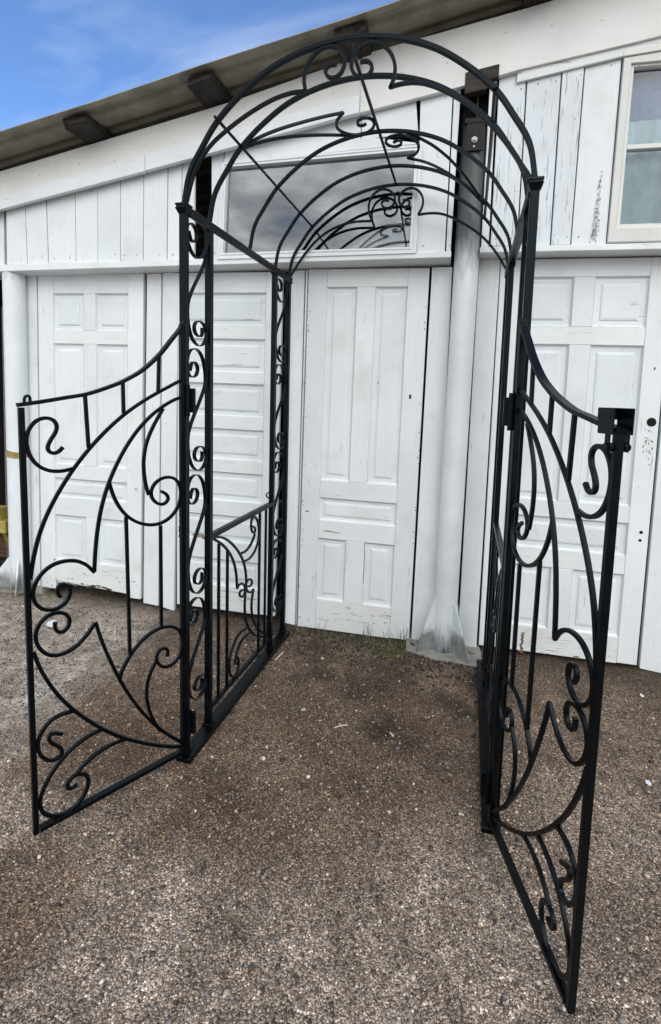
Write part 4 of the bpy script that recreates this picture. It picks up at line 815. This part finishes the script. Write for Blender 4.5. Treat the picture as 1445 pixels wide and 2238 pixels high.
# ================================================================== SMALL THINGS
def blades(n, fn):
    bm = bmesh.new()
    for _ in range(n):
        x, y, h = fn(); a = random.random()*2*pi; lean = h*random.uniform(.25, .9); wd = random.uniform(.0011, .0021)
        dx, dy = cos(a), sin(a); px_, py_ = -dy*wd, dx*wd; z0 = gz(x, y)-.003
        v = [bm.verts.new((x-px_, y-py_, z0)), bm.verts.new((x+px_, y+py_, z0)), bm.verts.new((x+dx*lean*.35+px_*.8, y+dy*lean*.35+py_*.8, z0+h*.6)), bm.verts.new((x+dx*lean*.35-px_*.8, y+dy*lean*.35-py_*.8, z0+h*.6)), bm.verts.new((x+dx*lean, y+dy*lean, z0+h))]
        bm.faces.new(v[:4]); bm.faces.new((v[3], v[2], v[4]))
    return bm
def wallpos(s, off): p = SH @ Vector((s, -off, 0)); return p.x, p.y
TUFTS = [(-.32, .05, .03), (-.05, .07, .05), (.03, .10, .06), (.05, .15, .06), (.09, .06, .05), (.11, .13, .05), (.08, .18, .05), (-.48, .06, .025)]
def gfn():
    if random.random() < .9:
        s, off, r = random.choice(TUFTS); x, y = wallpos(s+random.gauss(0, r*.6), off+abs(random.gauss(0, r*.5))); return x, y, random.uniform(.010, .034)
    x, y = wallpos(random.uniform(-.55, .2), .03+abs(random.gauss(0, .06))); return x, y, random.uniform(.008, .03)
tag(obj('grass', blades(520, gfn), GRASS), 'thin grass at the foot of the middle door', kind='stuff')
def tall():
    s = random.choice([-.34, -.10, -.09, .04, .10, .12, .14, .2]); x, y = wallpos(s+random.gauss(0, .02), .04+random.random()*.05); return x, y, random.uniform(.06, .15)
tag(obj('dry_grass', blades(42, tall), GRASS), 'tall dry grass stalks against the middle door and post', kind='stuff')
mo = scatter(5200, (-.75, .62, .62, 1.12), .003, .010, 'leaf_litter', plain('dark_soil_crumbs', (.030, .026, .018), .95, 0, .4, 60), cond=lambda x, y: RNG.random(len(x)) < np.clip((y-.62)/.45, 0, 1)**1.5)
tag(mo, 'dark soil crumbs along the foot of the shed', kind='stuff')
def stick(a, b, r, label, name='splinter', mat=None, cat='splinter'):
    a, b = Vector(a), Vector(b); bm = bmesh.new(); mid = (a+b)/2+Vector((JIT(.004), JIT(.004), .002))
    sweep(bm, catmull([a-a, mid-a, b-a], 3), ZN, r*.5, r, .4); o = obj(name, bm, mat or SPLINT); o.location = a; tag(o, label, cat); return o
stick((-.483, .80, .006), (-.492, .712, .006), .0032, 'pale wood splinter beside the left foot of the arch')
stick((-.062, .300, .006), (-.012, .334, .006), .0026, 'pale wood splinter in the middle of the gravel under the arch')
stick((.166, .338, .006), (.185, .318, .006), .003, 'short white splinter right of the dark patch')
stick((-.40, -.125, .006), (-.35, -.122, .006), .0014, 'thin reddish twig in front of the left post', 'twig', BROWN, 'twig')
def chip(x, y, r, label, name, cat, mat, zz=.008):
    bm = bmesh.new(); n = 7; A = []; B = []
    for i in range(n):
        a = 2*pi*i/n; rr_ = r*random.uniform(.6, 1.15); A.append(bm.verts.new((cos(a)*rr_, sin(a)*rr_*.6, JIT(.003)))); B.append(bm.verts.new((cos(a)*rr_*.95, sin(a)*rr_*.57, .003+JIT(.002))))
    bm.faces.new(A[::-1]); bm.faces.new(B)
    for i in range(n): bm.faces.new((A[i], A[(i+1) % n], B[(i+1) % n], B[i]))
    o = obj(name, bm, mat); o.location = (x, y, gz(x, y)+zz); o.rotation_euler = (0, 0, random.random()*3); return tag(o, label, cat)
chip(-.224, .379, .017, 'pale grey dry leaf on the gravel under the arch', 'dry_leaf', 'leaf', LEAFM)
chip(-1.88, .70, .055, 'white scrap of peeled paint on the tarmac behind the left gate', 'paint_scrap', 'scrap', PV)
chip(1.28, .93, .016, 'white paint flake on the gravel nearest to the wide door', 'paint_flake', 'flake', PV)
chip(1.12, .34, .016, 'white paint flake lying right of the free stile of the right gate', 'paint_flake', 'flake', PV)
chip(.115, .94, .020, 'orange brown brick crumb below the base slab of the middle post', 'brick_crumb', 'crumb', plain('orange_brick', (.30, .13, .06), .9))
chip(.175, 1.075, .028, 'brown stone resting on the left end of the base slab', 'stone', 'stone', BROWN, .016)
chip(.495, 1.085, .024, 'dark stone resting on the right end of the base slab', 'stone', 'stone', CONC, .016)
# open bay left of the corner post
def place(o, s, off, z): o.matrix_world = SH @ Matrix.Translation((s, -off, z)); return o
t_ = place(empty('trestle', None, 'yellow steel trestle stored in the open bay beyond the corner post', 'trestle'), -2.93, -.10, 0)
bm = bmesh.new(); box(bm, (-.6, -.05, .345), (.30, .05, .43)); bevel(bm, .004); obj('beam', bm, YELL, t_)
for x in (-.45, .20):
    bm = bmesh.new(); box(bm, (x-.05, -.04, .43), (x+.05, .04, .445)); box(bm, (x-.05, -.04, .445), (x-.035, .04, .50)); box(bm, (x+.035, -.04, .445), (x+.05, .04, .50)); box(bm, (x-.05, -.04, .50), (x+.05, .04, .515)); obj('bracket', bm, YELL, t_)
    for y_ in (-.18, .18):
        bm = bmesh.new(); sweep(bm, [Vector((x, y_*.2, .345)), Vector((x, y_, 0))], XN, .018, .018); obj('leg', bm, YELL, t_)
t_ = place(empty('timber_baulk', None, 'brown timber baulk lying on bearers in the open bay', 'timber'), -3.0, -.33, 0)
bm = bmesh.new(); box(bm, (-.6, -.07, .08), (.42, .07, .235)); bevel(bm, .006); obj('baulk', bm, BROWN, t_)
for x in (-.4, .25):
    bm = bmesh.new(); box(bm, (x-.05, -.1, 0), (x+.05, .1, .0795)); bevel(bm, .004); obj('bearer', bm, ROT, t_)
bm = bmesh.new(); sweep(bm, [Vector((0, 0, 0)), Vector((-.03, .05, 1.9))], YN, .03, .046); o = obj('steel_beam', bm, GREYP); tag(place(o, -2.735, -.22, 0), 'grey steel beam leaning up in the open bay', 'beam')
